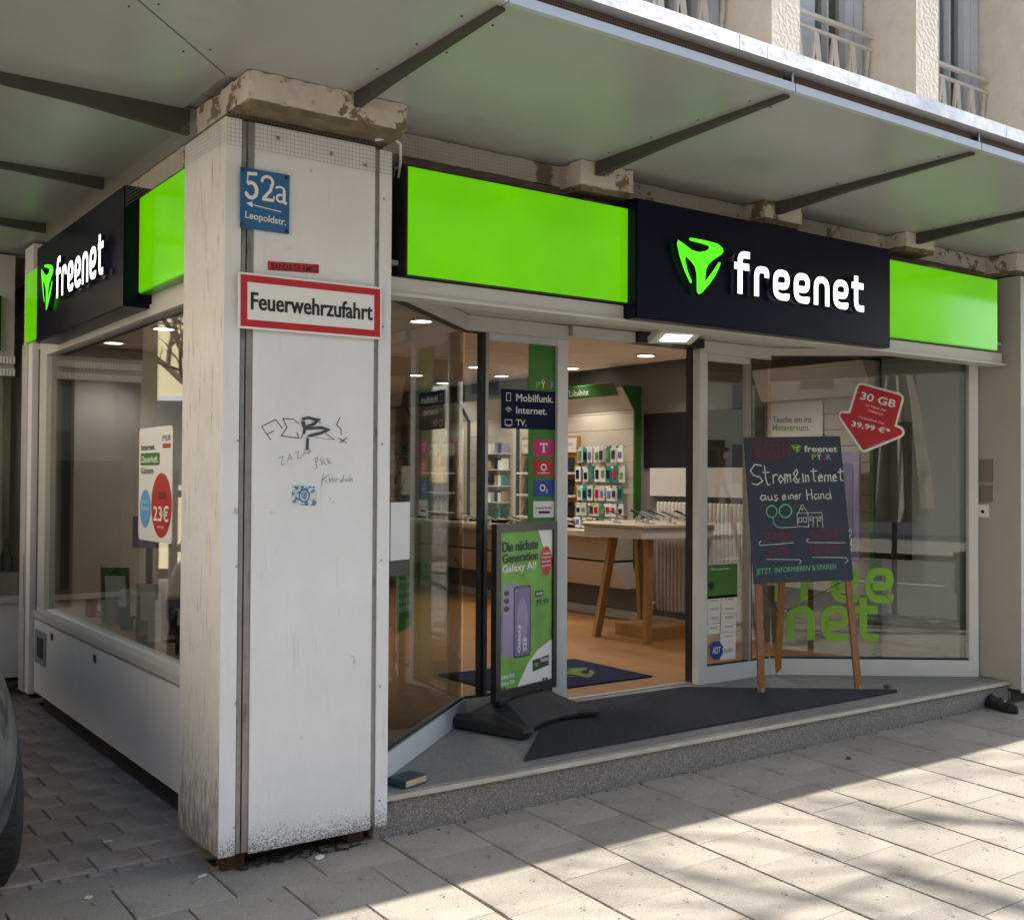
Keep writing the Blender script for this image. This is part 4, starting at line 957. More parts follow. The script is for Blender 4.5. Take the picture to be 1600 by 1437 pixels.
emb = [lf.uv(960+x/3.636, 290+y/3.636) for x, y in EMB]
sided(O('emblem', prism(B(), lf, emb, -.025, .0), M['ledgreen'], lg), lf.n, 'frameblk')
def c3636(x, y): return lf.uv(960+x/3.636, 290+y/3.636)
a = c3636(682, 610); e_ = c3636(1418, 712); topx = c3636(1418, 566); s = .0385
# width: word from f-left to t-right
tot = sum(GL[c][0] for c in 'freenet')+.75*6
s = (e_[0]-a[0])/tot
sv_ = (c3636(925, 478)[1]-c3636(925, 645)[1])/5.0; print('sv', s, sv_)
word('freenet', lf, a[0], c3636(925, 645)[1], s, M['ledwhite'], lg, -.025, .025, sv=sv_)
ls = E('logo_sign', (0, 2, 2.2), 'navy side sign with lit green emblem and white freenet letters, left of the pillar', 'sign')
bx('housing', 'navy', ls, -.014, .16, 1.20, 2.93, 2.217, 2.768); bx('face', 'navy', ls, -.020, -.015, 1.203, 2.927, 2.22, 2.765)
l2 = Fr((-.055, 3.0, 0), (0, -1, 0))
e0 = l2.uv(64, 450); e1 = l2.uv(83, 450); yb = l2.uv(70, 486)[1]; yt = l2.uv(74, 411)[1]
w1 = e1[0]-e0[0]; h1 = yt-yb
sided(O('emblem', prism(B(), l2, [(e0[0]+(x-355)/266*w1, yb+(618-y)/322*h1) for x, y in EMB], -.025, 0), M['ledgreen'], ls), l2.n, 'frameblk')
u0 = l2.uv(87, 450)[0]; u1 = l2.uv(161, 410)[0]; s2 = (u1-u0)/tot; vb = l2.uv(89, 466)[1]
sv2 = (l2.uv(115, 405)[1]-l2.uv(115, 452)[1])/5.0; print('sv2', s2, sv2)
word('freenet', l2, u0, l2.uv(115, 452)[1], s2, M['ledwhite'], ls, -.025, .025, sv=sv2)
# ================================================================== SIDE FRONT (left)
sw = E('side_window', (.1, 2, .1), 'long side shop window over grey base panels, left of the pillar', 'shop window')
XF = .10
for (a, b_) in ((.455, 1.178), (1.184, 2.357), (2.363, 3.45)):
    p = bx('base_panel', 'panel', sw, XF, XF+.02, a, b_-.003, .112, .553, bev=.002)
for y in (2.05, 2.98): fb('lock', 'dark', sw, Fr((XF, y, .50), (0, -1, 0)), -.025, .025, -.02, .02, .001, .004)
vn = bx('vent_frame', 'steel', sw, XF-.006, XF-.001, 3.12, 3.40, .30, .50); bx('vent_hole', 'dark', vn, XF-.008, XF-.0065, 3.18, 3.34, .34, .46)
bx('panel_backing', 'dark', sw, XF+.022, .155, .46, 3.44, .12, .55)
bx('base_recess', 'dirtm', sw, .16, .2, .45, 3.45, -.03, .56)
bx('sill', 'trim', sw, XF-.012, .19, .45, 3.44, .572, .612, bev=.003); bx('sill_lip', 'trim', sw, XF-.004, XF+.03, .45, 3.44, .5555, .562)
bx('bottom_rail', 'white', sw, XF-.002, .17, .45, 3.38, .613, .640, bev=.002)
bx('top_rail', 'trim', sw, XF, .17, .45, 3.38, 2.182, 2.235, bev=.002); bx('top_trim', 'trim', sw, XF+.01, .2, .45, 3.45, 2.237, 2.283)
bx('stile', 'trim', sw, XF-.001, .17, 3.20, 3.38, .6405, 2.1815, bev=.002)
bx('stile', 'dark', sw, XF+.004, .17, 3.383, 3.44, .57, 2.235)
bx('pane', 'glass', sw, .128, .134, .45, 3.20, .64, 2.182)
sbd = bx('display_shelf', 'kraft', sw, .19, .85, .50, 3.4, .60, .622)
# shop wall end post
ps = E('side_post', (.1, 3.7, 0), 'narrow grey steel post with rust streak beyond the side window', 'post')
bx('post', 'panel', ps, .07, .2, 3.455, 3.70, .09, 2.9, bev=.004); bx('cover_strip', 'trim', ps, .06, .069, 3.56, 3.70, .09, 2.28)
b = B(); stroke(b, [(3.57, .95), (3.575, .8), (3.57, .70), (3.574, .62)], .012, Fr((.0595, 0, 0), (0, 1, 0)), -.0008); O('rust_streak', b, M['rust'], ps)
# things in the side window
def item(name, lab, cat): return E(name, (.4, 1.5, .62), lab, cat)
wf_ = Fr((.138, 3.0, 0), (0, -1, 0))
def quadbox(name, lab, cat, fr, corners, m, d=.004, extra=None):
    q = [fr.uv(*p) for p in corners]; t = E(name, fr.P(*q[0]), lab, cat); O('panel', prism(B(), fr, q, 0, d), M[m], t); return t, q
wo_ = Fr((.1275, 3.0, 0), (0, -1, 0))
q = [wo_.uv(*p) for p in ((217, 842), (269, 850), (270, 663), (217, 671))]
t = E('window_poster', wo_.P(*q[0]), 'white rounded offer poster on the side window, Internet Dauerhaft Günstig 23 euro', 'poster')
ua, ub = q[0][0], q[1][0]; va, vb_ = (q[0][1]+q[1][1])/2, (q[2][1]+q[3][1])/2
def pq(a, b): return (ua+a*(ub-ua), va+b*(vb_-va))
O('sheet', prism(B(), wo_, rrect(ua, ub, va, vb_, .025), .001, .003), M['wpaint'], t)
b = B(); prism(b, wo_, [(x, y) for x, y in ell(*pq(.70, .32), .30*(ub-ua), .28*(vb_-va), 24) if True], .0034, .0034); O('price_bubble', b, M['red'], t)
b = B(); prism(b, wo_, ell(*pq(.22, .28), .17*(ub-ua), .17*(vb_-va), 20), .0038, .0038); O('price_bubble', b, M['bluedot'], t)
b = B(); prism(b, wo_, rrect(*[pq(.05, 0)[0], pq(.64, 0)[0], pq(0, .665)[1], pq(0, .775)[1]], .012), .0034, .0034); O('highlight', b, M['vgreen'], t)
b = B(); text(b, 'Internet.', wo_, pq(.07, .80), pq(.50, .80), .055*(vb_-va), lift=.0042, bold=.02); text(b, 'Günstig.', wo_, pq(.07, .575), pq(.48, .575), .07*(vb_-va), lift=.0042, bold=.02); text(b, 'PYUR', wo_, pq(.72, .87), pq(.95, .87), .05*(vb_-va), lift=.0042, bold=.01); text(b, '250', wo_, pq(.62, .375), pq(.84, .375), .06*(vb_-va), lift=.0042, bold=.02); O('lettering', b, M['black'], t)
b = B(); text(b, 'Dauerhaft.', wo_, pq(.09, .69), pq(.60, .69), .06*(vb_-va), lift=.0042, bold=.02); text(b, '23€', wo_, pq(.47, .18), pq(.92, .18), .14*(vb_-va), lift=.0046, bold=.016); text(b, 'mtl.', wo_, pq(.60, .12), pq(.8, .12), .03*(vb_-va), lift=.0046); text(b, 'für 6', wo_, pq(.12, .33), pq(.30, .33), .03*(vb_-va), lift=.0046); text(b, 'Monate', wo_, pq(.10, .27), pq(.34, .27), .035*(vb_-va), lift=.0046); O('lettering', b, M['wpaint'], t)
b = B(); prism(b, wo_, rrect(*[pq(.72, 0)[0], pq(.95, 0)[0], pq(0, .81)[1], pq(0, .85)[1]], .004), .0034, .0034); O('highlight', b, M['red'], t)
# leaning brochures and boxes on the shelf
def lean(y, x, z, h, wd, tilt, m, lab):
    t = E('brochure', (x, y, z), lab, 'brochure', 'leaning brochures in the side window')
    b = B(); sbar(b, (x, y-tilt/2, z), (x+.02, y+tilt/2, z+h), wd, .008, side=(1, 0, 0)); O('cover', b, M[m], t)
    b = B(); sbar(b, (x-.002, y-tilt/2-.01, z+h*.3), (x+.014, y+tilt/2-.02, z+h*.85), wd*.7, .004, side=(1, 0, 0)); O('picture', b, M['wpaint'], t)
lean(2.55, .33, .622, .30, .16, .10, 'green2', 'green brochure leaning at the far end of the side window'); lean(1.9, .33, .622, .26, .15, .08, 'header', 'pale brochure leaning in the middle of the side window'); lean(1.02, .42, .622, .30, .17, -.08, 'green2', 'dark green brochure leaning near the pillar in the side window')
for k, (x, y, a, h) in enumerate(((.42, .80, .30, .06), (.36, .60, .22, .05), (.6, 2.3, .26, .14))):
    t = E('cardboard_box', (x, y, .622), ['flat black gift box with carton lid in the side window', 'small flat carton nearest the pillar in the side window', 'black carton standing back in the side window'][k], 'box')
    bx('carton', 'phone', t, x-.12, x+.2, y-.08, y+.10, .6225, .622+h, bev=.002); bx('lid', 'kraft', t, x-.122, x+.202, y-.082, y+.102, .622+h+.001, .622+h+.012)
t = E('display_stand', (.5, 2.35, .62), 'dark slim display stand with lilac box at the far side window', 'stand')
bx('pole', 'frameblk', t, .45, .48, 2.33, 2.36, .622, 1.05); bx('box', 'purple2', t, .40, .56, 2.26, 2.44, 1.05, 1.22, bev=.004)
t = E('tinsel_heap', (.6, 1.4, .63), 'heap of shiny brown foil on the side window shelf', 'tinsel'); b = B()
for k in range(260):
    c = Vector((random.uniform(.35, .8), random.uniform(.95, 1.9), .63+random.uniform(0, .05))); d = Vector((random.uniform(-1, 1), random.uniform(-1, 1), random.uniform(-.2, 1)))*.02; e = Vector((random.uniform(-1, 1), random.uniform(-1, 1), random.uniform(-1, 1)))*.012
    b.faces.new([b.verts.new(p) for p in (c-d, c+e, c+d)])
tn = O('foil', b, mat('foil', (.40, .24, .12), .15, .9), t, kind='stuff')
side = [(.30, .68, 'phone'), (.48, .98, 'wpaint'), (.26, 1.18, 'phone'), (.5, 1.5, 'kraft'), (.27, 1.62, 'wpaint'), (.42, 1.82, 'phone'), (.28, 2.12, 'teal'), (.55, 2.05, 'wpaint'), (.27, 2.38, 'kraft'), (.4, 2.62, 'phone'), (.27, 2.8, 'red'), (.55, 2.85, 'wpaint'), (.33, 3.02, 'phone')]
wh_ = ['nearest the pillar', 'second from the pillar', 'third from the pillar', 'fourth from the pillar', 'fifth from the pillar', 'in the middle', 'just past the middle', 'behind the middle one', 'ninth from the pillar', 'tenth from the pillar', 'with a red card', 'near the far stile', 'farthest from the pillar']
for k, (x, y, c_) in enumerate(side):
    t = E('product_card', (x, y, .6225), 'small device on its stand card in the side window, '+wh_[k], 'product card', 'small devices along the side window shelf')
    b = B(); sbar(b, (x, y, .6225), (x+.012, y+.03, .6225+.07+.03*(k % 3)), .07, .004, side=(1, .3, 0)); O('card', b, M[c_], t)
    bx('device', 'phone' if c_ != 'phone' else 'steel', t, x+.03, x+.10, y-.055, y-.02, .6225, .634+.01*(k % 2), bev=.002)
# interior dark column seen through the side window
bx('black_display_wall', 'screen', None, .93, 1.3, 2.2, 2.3, ZF, 2.2, label='black display wall standing inside behind the side window poster', cat='display wall')
bx('partition', 'wallw', None, .75, 3.4, 5.2, 5.3, ZF, 2.45, label='pale partition wall deep inside the shop', cat='partition')
# far neighbour front, facing the street, at the end of the driveway
nb = E('neighbour_shopfront', (-.3, 4.0, 0), 'small shopfront with grey base panel across the end of the driveway', 'shopfront')
yn = 3.95
bx('base_panel', 'panel', nb, -.62, .15, yn, yn+.03, .12, .61); bx('sill', 'trim', nb, -.63, .15, yn-.03, yn+.1, .612, .65); bx('pane', 'glass', nb, -.61, .15, yn+.04, yn+.046, .66, 2.1)
bx('back_wall', 'wallw', nb, -.61, .15, yn+.55, yn+.6, .1, 2.9); bx('shelf', 'header', nb, -.61, .15, yn+.06, yn+.5, .62, .66)
bx('head_panel', 'trim', nb, -.63, .06, yn, yn+.05, 2.14, 2.9); bx('dark_box', 'screen', nb, -.63, -.03, yn-.05, yn-.002, 2.26, 2.62)
for z in (2.10, 2.18):
    b = B()
    for k in range(34): box(b, -.62+k*.02, -.605+k*.02, yn-.06, yn-.012, z, z+.045)
    O('awning_slat', b, M['wpaint'], nb, kind='stuff')
bx('side_wall', 'fac', nb, -.75, -.635, yn, 9, 0, 2.9); bx('upper_wall', 'fac', nb, -.75, .36, yn+.1, 9, 2.91, 8)
t = bx('menu_board', 'screen', None, -.5, -.075, yn-.02, yn-.008, .60, 1.55, label='black board standing in front of the far shopfront', cat='board')
for x, lab in ((.075, 'green glass bottle in the far shop window'),):
    t = E('glass_bottle', (x, yn+.25, .66), lab, 'bottle'); O('glass', lathe(B(), (x, yn+.25, .661), [(.035, 0), (.04, .02), (.04, .22), (.015, .30), (.015, .36)], 14), M['bottle'], t, smooth=True)
t = E('dark_bottle', (-.03, yn+.25, .66), 'tall dark pointed bottle case in the far shop window', 'bottle'); bx('case', 'phone', t, -.07, .02, yn+.2, yn+.29, .661, 1.02); O('tip', lathe(B(), (-.025, yn+.245, 1.021), [(.045, 0), (.02, .05)], 8), M['phone'], t)
t = E('planter_box', (0, yn+.2, .66), 'cream planter in the far shop window', 'planter'); bx('tub', 'header', t, -.06, .12, yn+.08, yn+.18, .661, .80)
# ================================================================== STICKERS AND VINYL ON ENTRANCE GLASS
gl_ = Fr(frLS.P(0, 0, -.026), frLS.u)
def vin(name, lab, fr, p, q, m, r=.0, parent=None, lift=.0008, th=.0):
    a = fr.uv(*p); c = fr.uv(*q); u0_, u1_ = a[0], c[0]; v1_, v0_ = a[1], c[1]
    b = B(); prism(b, fr, rrect(u0_, u1_, v0_, v1_, r) if r else [(u0_, v0_), (u1_, v0_), (u1_, v1_), (u0_, v1_)], lift, lift)
    if parent: return O('panel', b, M[m], parent), (u0_, u1_, v0_, v1_)
    t = E(name, fr.P(u0_, v0_), lab, 'sticker'); O('film', b, M[m], t); return t, (u0_, u1_, v0_, v1_)
t, d = vin('vinyl_band', 'tall dark green vinyl band on the glass left of the door', gl_, (826, 522), (869, 1070), 'vgreen')
t, d = vin('vinyl_sticker', 'navy window lettering panel Mobilfunk. Internet. TV.', gl_, (783, 607), (869, 672), 'vnavy', lift=.002)
b = B(); textpx(b, 'Mobilfunk.', gl_, (806, 627), (864, 629.5), (806, 615), lift=.003, bold=.01); textpx(b, 'Internet.', gl_, (806, 646), (854, 648), (806, 635), lift=.003, bold=.01); textpx(b, 'TV.', gl_, (806, 665), (822, 666), (806, 655), lift=.003, bold=.01)
k = 0
def gs_(l, wd=.0035):
    global k
    stroke(b, [gl_.uv(590+x/3.594, 440+y/3.594) for x, y in l], wd, gl_, .003+.0001*k); k += 1
gs_([(722, 625), (722, 668), (745, 670), (745, 626), (722, 625)]); gs_([(716, 715), (733, 704), (752, 718)]); gs_([(722, 722), (733, 714), (746, 724)]); gs_([(729, 730), (733, 726), (739, 731)], .005); gs_([(714, 774), (714, 804), (752, 806), (752, 776), (714, 774)]); gs_([(722, 810), (745, 811)])
O('lettering', b, M['wpaint'], t)
for nm, (a, c), m, lab in (('P', ((887, 610), (912, 610)), 'lime', ''), ('Y', ((914, 610), (938, 610)), 'wpaint', ''), ('U', ((941, 610), (965, 610)), 'red', ''), ('R', ((968, 610), (996, 610)), 'bluedot', '')): pass
t = E('vinyl_sticker', gl_.P(*gl_.uv(837, 608)), 'small multicoloured PYUR lettering above the navy panel', 'sticker')
xs_ = [(837, 844, 'P', 'lime'), (845, 852, 'Ÿ', 'wpaint'), (852.5, 859, 'U', 'red'), (860, 867, 'R', 'bluedot')]
for a, c, ch, m in xs_: b = B(); textpx(b, ch, gl_, (a, 607), (c, 607), (a, 596 if ch != 'Ÿ' else 593), lift=.003, bold=.02); O('letter', b, M[m], t)
for (y0_, y1_), m, tx, lab, tm_ in (((687, 713), 'magenta', 'T', 'magenta square sticker with white T on the entrance glass', 'wpaint'), ((718, 744), 'red', 'vodafone', 'red square sticker with white drop mark on the entrance glass', 'wpaint'), ((750, 776), 'vblue', 'O', 'blue square sticker with white O2 on the entrance glass', 'wpaint'), ((783, 808), 'wpaint', 'familie', 'white square sticker with small brown writing on the entrance glass', 'rust')):
    t, d = vin('square_sticker', lab, gl_, (833, y0_), (865, y1_), m, r=.006, lift=.002); t['group'] = 'square stickers on the entrance glass'
    b = B(); u0_, u1_, v0_, v1_ = d; W_ = u1_-u0_; H_ = v1_-v0_
    if tx == 'T': stroke(b, [(u0_+W_*.35, v0_+H_*.66), (u0_+W_*.35, v0_+H_*.78), (u0_+W_*.65, v0_+H_*.78), (u0_+W_*.65, v0_+H_*.66)], .008, gl_, .003); stroke(b, [(u0_+W_*.5, v0_+H_*.78), (u0_+W_*.5, v0_+H_*.25)], .012, gl_, .0031); stroke(b, [(u0_+W_*.42, v0_+H_*.27), (u0_+W_*.58, v0_+H_*.27)], .006, gl_, .0032)
    elif tx == 'O': text(b, 'O', gl_, (u0_+W_*.3, v0_+H_*.33), (u0_+W_*.58, v0_+H_*.33), H_*.42, lift=.003, bold=.02); text(b, '2', gl_, (u0_+W_*.6, v0_+H_*.25), (u0_+W_*.7, v0_+H_*.25), H_*.2, lift=.003, bold=.02)
    elif tx == 'vodafone':
        text(b, 'vodafone', gl_, (u0_+W_*.2, v0_+H_*.15), (u0_+W_*.8, v0_+H_*.15), H_*.12, lift=.003, bold=.016); e = ell(u0_+W_*.5, v0_+H_*.55, W_*.12, H_*.18, 14); stroke(b, e+[e[0]], .008, gl_, .003)
    else: text(b, 'freenet family', gl_, (u0_+W_*.1, v0_+H_*.5), (u0_+W_*.9, v0_+H_*.5), H_*.16, lift=.003, bold=.02); fbox(b, gl_, u0_+W_*.25, u0_+W_*.8, v0_+H_*.25, v0_+H_*.4, .0028, .003)
    O('mark', b, M[tm_], t)
# left splayed glass: green poster behind, white box outside
gw = Fr(frLW.P(0, 0, -.034), frLW.u)
a = [gw.uv(*p) for p in ((621, 990), (645, 975), (645, 868), (621, 886))]
t = E('window_poster', gw.P(*a[0]), 'green slanted poster behind the left splayed glass', 'poster'); O('sheet', prism(B(), gw, a, -.002, -.001), M['pgreen'], t)
b = B()
for i, s_ in enumerate(('riesige', 'Auswahl', 'am smarten', 'aus')): textpx(b, s_, gw, (623, 915+i*14), (642, 911+i*14), (623, 906+i*14), lift=0, bold=.02)
O('lettering', b, M['wpaint'], t)
t = E('letter_box', (.80, .22, 1.1), 'pale grey wall box hanging beside the pillar at the entrance', 'box')
gb = Fr((.70, .17, 0), (.75, .35, 0)); a = gb.uv(611, 785); c = gb.uv(640, 873); dk = gb.uv(640, 897)
fb('housing', 'white', t, gb, a[0], c[0], c[1], a[1], -.05, .0, bev=.004); fb('underside', 'dark', t, gb, a[0]+.002, c[0]-.004, dk[1], c[1]-.003, -.05, -.008)
# right sidelight stickers
gr = Fr(frRS.P(0, 0, -.026), frRS.u)
t, d = vin('opening_hours_sticker', 'green opening hours sticker low on the right sidelight', gr, (1105, 883), (1152, 932), 'vgreen', lift=.001)
b = B(); textpx(b, 'Öffnungszeiten', gr, (1109, 892), (1140, 890), (1109, 887), lift=.003, bold=.01); a = gr.uv(1111, 915); O('lettering', b, M['wpaint'], t); b = B(); prism(b, gr, ell(a[0], a[1], .028, .028, 14), .003, .003); O('badge', b, M['black'], t)
k = 0
labs = ['top left', 'top right', 'second left', 'second right', 'third left', 'third right', 'fourth left', 'fourth right', 'fifth right', 'lowest right']
for i, (x0_, x1_, y0_, y1_) in enumerate(((1105, 1126, 932, 944), (1127, 1151, 930, 942), (1105, 1125.5, 946, 958), (1127, 1150.5, 944, 957), (1105, 1125, 960, 972), (1126.5, 1150, 958.5, 971), (1105, 1124.5, 975, 989), (1126, 1150, 973, 986), (1125.5, 1149.5, 988, 1001), (1125, 1149, 1004, 1028))):
    t, d = vin('brand_sticker', 'small white brand sticker, %s of the block on the right sidelight' % labs[i], gr, (x0_, y0_), (x1_, y1_), 'wpaint', lift=.001); t['group'] = 'white brand stickers on the right sidelight'
    b = B(); text(b, ['doro', 'brodit', 'FRITZ!', 'hama', 'GARDENA', 'woox', 'easy', 'xqisit', 'emporia', 'nuki'][i], gr, (d[0]+(d[1]-d[0])*.25, d[2]+(d[3]-d[2])*.4), (d[0]+(d[1]-d[0])*.8, d[2]+(d[3]-d[2])*.4), (d[3]-d[2])*.3, lift=.003); O('lettering', b, M['pencil'], t)
a = gr.uv(1119, 1016); t = E('alarm_sticker', gr.P(*a), 'blue octagonal ADT alarm sticker at the foot of the right sidelight', 'sticker')
R8 = .062; oc = [(a[0]+R8*cos(pi/8+k*pi/4), a[1]+R8*sin(pi/8+k*pi/4)) for k in range(8)]; O('film', prism(B(), gr, oc, .003, .003), M['vblue'], t)
b = B(); text(b, 'ADT', gr, (a[0]-.038, a[1]-.018), (a[0]+.036, a[1]-.018), .042, lift=.004, bold=.02); O('lettering', b, M['wpaint'], t)
# right splayed window: arrow sticker and lime lettering
gR = Fr(frRW.P(0, 0, -.026), frRW.u)
def ca(l): return [gR.uv(1300+x/11.05, 590+y/11.05) for x, y in l]
t = E('arrow_sticker', gR.P(*gR.uv(1350, 700)), 'red arrow sticker 30 GB im Netz der Telekom 39,99 euro on the right window', 'sticker')
outer = [(405, 180), (440, 110), (510, 88), (1180, 270), (1235, 320), (1245, 370), (1115, 820), (1210, 850), (1255, 920), (1245, 990), (1190, 1035), (590, 1285), (540, 1290), (500, 1270), (130, 720), (115, 640), (150, 580), (280, 575), (300, 520)]
inner = [(440, 205), (465, 140), (520, 125), (1150, 295), (1200, 340), (1200, 380), (1075, 840), (1180, 880), (1215, 930), (1200, 980), (1150, 1010), (580, 1240), (545, 1250), (520, 1230), (160, 700), (130, 650), (165, 612), (310, 618), (330, 560)]
O('border', prism(B(), gR, rnd_poly(ca(outer)+[ca(outer)[0]], .008)[:-1], .001, .002), M['wpaint'], t); O('film', prism(B(), gR, ca(inner), .0028, .0028), M['red'], t)
b = B()
def at_(s, p, q, h, **kk):
    a_, c_ = ca([p, q]); hh_ = (Vector(ca([h])[0])-Vector(a_)).length; text(b, s, gR, a_, c_, hh_, lift=.0042, **kk)
at_('30 GB', (475, 370), (1080, 525), (515, 240), bold=.02); at_('im Netz der', (575, 490), (935, 590), (590, 450)); at_('Telekom', (610, 580), (870, 650), (620, 540)); at_('monatlich nur', (460, 690), (905, 810), (475, 655)); at_('39,99 €*', (325, 850), (985, 990), (350, 740), bold=.018); at_('mehr Infos im Shop', (625, 1195), (910, 1085), (618, 1185))
O('lettering', b, M['wpaint'], t)
gV = Fr(frRW.P(0, 0, -.0225), frRW.u)
t = E('vinyl_lettering', gV.P(*gV.uv(1300, 1000)), 'large lime vinyl letters free net low on the right window', 'lettering')
a = gV.uv(1228, 1001); c = gV.uv(1373, 1004); hx = gV.uv(1228, 947)
tn = sum(GL[q][0] for q in 'net')+.6*2; s3 = (c[0]-a[0])/tn; s3v = (hx[1]-a[1])/5.05
def vword(wd_, u0_, v0_, su, sv, gap):
    u = u0_
    for ch in wd_:
        adv, stt = GL[ch]; b = B()
        for j, pl_ in enumerate(stt): stroke(b, rnd_poly([(u+x*su, v0_+y*sv) for x, y in pl_], 1.2*su), 1.12*sv, gV, -.0015-.0006*j)
        O('letter', b, M['lime'], t); u += (adv+gap)*su
vword('net', a[0], a[1]+.005, s3, s3v, .6)
c2 = gV.uv(1397, 956); vword('free', c2[0]-(sum(GL[q][0] for q in 'free')+.6*3)*s3, a[1]+.005+5.6*s3v, s3, s3v, .6)
# ================================================================== POSTER STAND
ps_ = E('pavement_stand', (1.95, .70, ZF), 'black framed poster stand on a rubber base in front of the left glass', 'poster stand')
PA = Vector((1.655, .70, 0)); sfr = Fr((1.655, .70, 0), (.52, .167, 0))
q = [sfr.uv(*p) for p in ((776, 1091), (867, 1071), (870, 818), (776, 818))]
u0_, u1_ = q[0][0], (q[1][0]+q[2][0])/2; v0_, v1_ = (q[0][1]+q[1][1])/2, (q[2][1]+q[3][1])/2
print('stand', u0_, u1_, v0_, v1_)
b = B(); fw_ = .038
for d in ((u0_-.012, u1_+.006, v0_-.006, v0_+fw_), (u0_-.012, u1_+.006, v1_-fw_, v1_+.004), (u0_-.012, u0_+fw_-.01, v0_+fw_, v1_-fw_), (u1_-fw_+.012, u1_+.006, v0_+fw_, v1_-fw_)): fbox(b, sfr, *d, -.03, .004)
O('frame', b, M['frameblk'], ps_, bev=.004); fb('back_plate', 'frameblk', ps_, sfr, u0_, u1_, v0_, v1_, -.028, -.012)
pu0, pu1, pv0, pv1 = u0_+.026, u1_-.026, v0_+fw_-.002, v1_-fw_+.002; PW, PH = pu1-pu0, pv1-pv0
def pp_(a, b): return (pu0+a*PW, pv0+b*PH)
pt_ = fb('poster', 'pgreen', ps_, sfr, pu0, pu1, pv0, pv1, -.0118, -.008)
sq = sfr.up(-.008)
def pprint(pts, m, l=.0008, nm='print'): return O(nm, prism(B(), sq, pts, l, l), M[m], pt_)
pprint([pp_(.72, 1), pp_(.80, .90), pp_(.95, .82), pp_(1, .80), pp_(1, 1)], 'wpaint'); pprint([pp_(.34, .0), pp_(.52, .13), pp_(.72, .21), pp_(1, .265), pp_(1, 0)], 'wpaint')
pprint(ell(*pp_(.88, .79), .115*PW, .098*PH), 'red', .0014)
b = B()
for i, s_ in enumerate(('wieder', 'doppelte', 'Speicherplus', 'gratis Preis')): text(b, s_, sq, pp_(.79+.02*(i == 0), .835-.028*i), pp_(.97, .835-.028*i), .016*PH, lift=.002, bold=.016)
text(b, 'Galaxy AI!', sq, pp_(.05, .725), pp_(.68, .735), .062*PH, lift=.002, bold=.018); text(b, '30 GB', sq, pp_(.68, .57), pp_(.80, .57), .02*PH, lift=.003, bold=.018); text(b, 'SAMSUNG', sq, pp_(.03, .07), pp_(.28, .07), .026*PH, lift=.002, bold=.018); text(b, 'Galaxy S26', sq, pp_(.03, .025), pp_(.28, .025), .03*PH, lift=.002, bold=.02); text(b, 'freenet', sq, pp_(.77, .125), pp_(.93, .125), .035*PH, lift=.003, bold=.016)
O('lettering', b, M['wpaint'], pt_)
b = B()
for q in (0, .003, .006): text(b, 'Die nächste', sq, pp_(.05+q, .87), pp_(.71+q, .875), .066*PH, lift=.002+q*.1, bold=.018); text(b, 'Generation', sq, pp_(.05+q, .80), pp_(.71+q, .805), .058*PH, lift=.002+q*.1, bold=.018)
b = b; text(b, '39,99', sq, pp_(.68, .495), pp_(.93, .495), .048*PH, lift=.002, bold=.016); O('lettering', b, M['pdark'], pt_)
pprint([pp_(.66, .56), pp_(.82, .56), pp_(.82, .60), pp_(.66, .60)], 'pdark', .0014); pprint([pp_(.62, .075), pp_(.94, .095), pp_(.94, .165), pp_(.62, .15)], 'pdark', .0018)
pprint([(pp_(.66, .10)[0]+(x-355)/266*.05*PW*1.3, pp_(.66, .10)[1]+(618-y)/322*.03*PH) for x, y in EMB], 'lime', .003)
pprint(rrect(pp_(.06, 0)[0], pp_(.36, 0)[0], pp_(0, .20)[1], pp_(0, .66)[1], .02), 'purple', .0012); pprint(rrect(pp_(.26, 0)[0], pp_(.58, 0)[0], pp_(0, .185)[1], pp_(0, .645)[1], .02), 'frameblk', .0016); pprint(rrect(pp_(.28, 0)[0], pp_(.56, 0)[0], pp_(0, .195)[1], pp_(0, .635)[1], .016), 'purple2', .002)
pprint(ell(*pp_(.42, .42), .10*PW, .15*PH), 'purple', .0024)
for v in (.61, .56, .51): pprint(ell(*pp_(.13, v), .05*PW, .018*PH, 12), 'frameblk', .0018)
b = B(); text(b, 'Galaxy', sq, pp_(.40, .22), pp_(.40, .40), .07*PW, lift=.0032, bold=.02); text(b, 'S26', sq, pp_(.50, .22), pp_(.50, .31), .07*PW, lift=.0032, bold=.016); O('lettering', b, M['wpaint'], pt_)
# second spring profile behind and posts
for uu in (u0_+.06, u1_-.09):
    b = B(); fbox(b, sfr, uu-.022, uu-.006, .30, v0_+.05, -.045, -.005); fbox(b, sfr, uu+.006, uu+.022, .30, v0_+.05, -.045, -.005); O('post', b, M['frameblk'], ps_)
    fb('clamp', 'frameblk', ps_, sfr, uu-.045, uu+.045, v0_-.03, v0_-.002, -.05, .01)
# rubber base: bow-tie plan with sloping top
c0 = sfr.P((u0_+u1_)/2, 0, -.025)
def bp(a, b_, z): v = c0+sfr.u*a+Vector((-sfr.u.y, sfr.u.x, 0))*b_; return Vector((v.x, v.y, z))
b = B(); RS = []
HL = .345
for a, hw_, zt_ in ((-HL, .265, .225), (-HL+.05, .28, .262), (-.20, .215, .305), (-.08, .185, .318), (.08, .185, .318), (.20, .215, .305), (HL-.05, .28, .262), (HL, .265, .225)):
    RS.append([b.verts.new(bp(a, -hw_+.03, ZF+.004)), b.verts.new(bp(a, -hw_, ZF+.035)), b.verts.new(bp(a, -hw_+.01, ZF+.055)), b.verts.new(bp(a, -.045, zt_)), b.verts.new(bp(a, .045, zt_)), b.verts.new(bp(a, hw_-.01, ZF+.055)), b.verts.new(bp(a, hw_, ZF+.035)), b.verts.new(bp(a, hw_-.03, ZF+.004))])
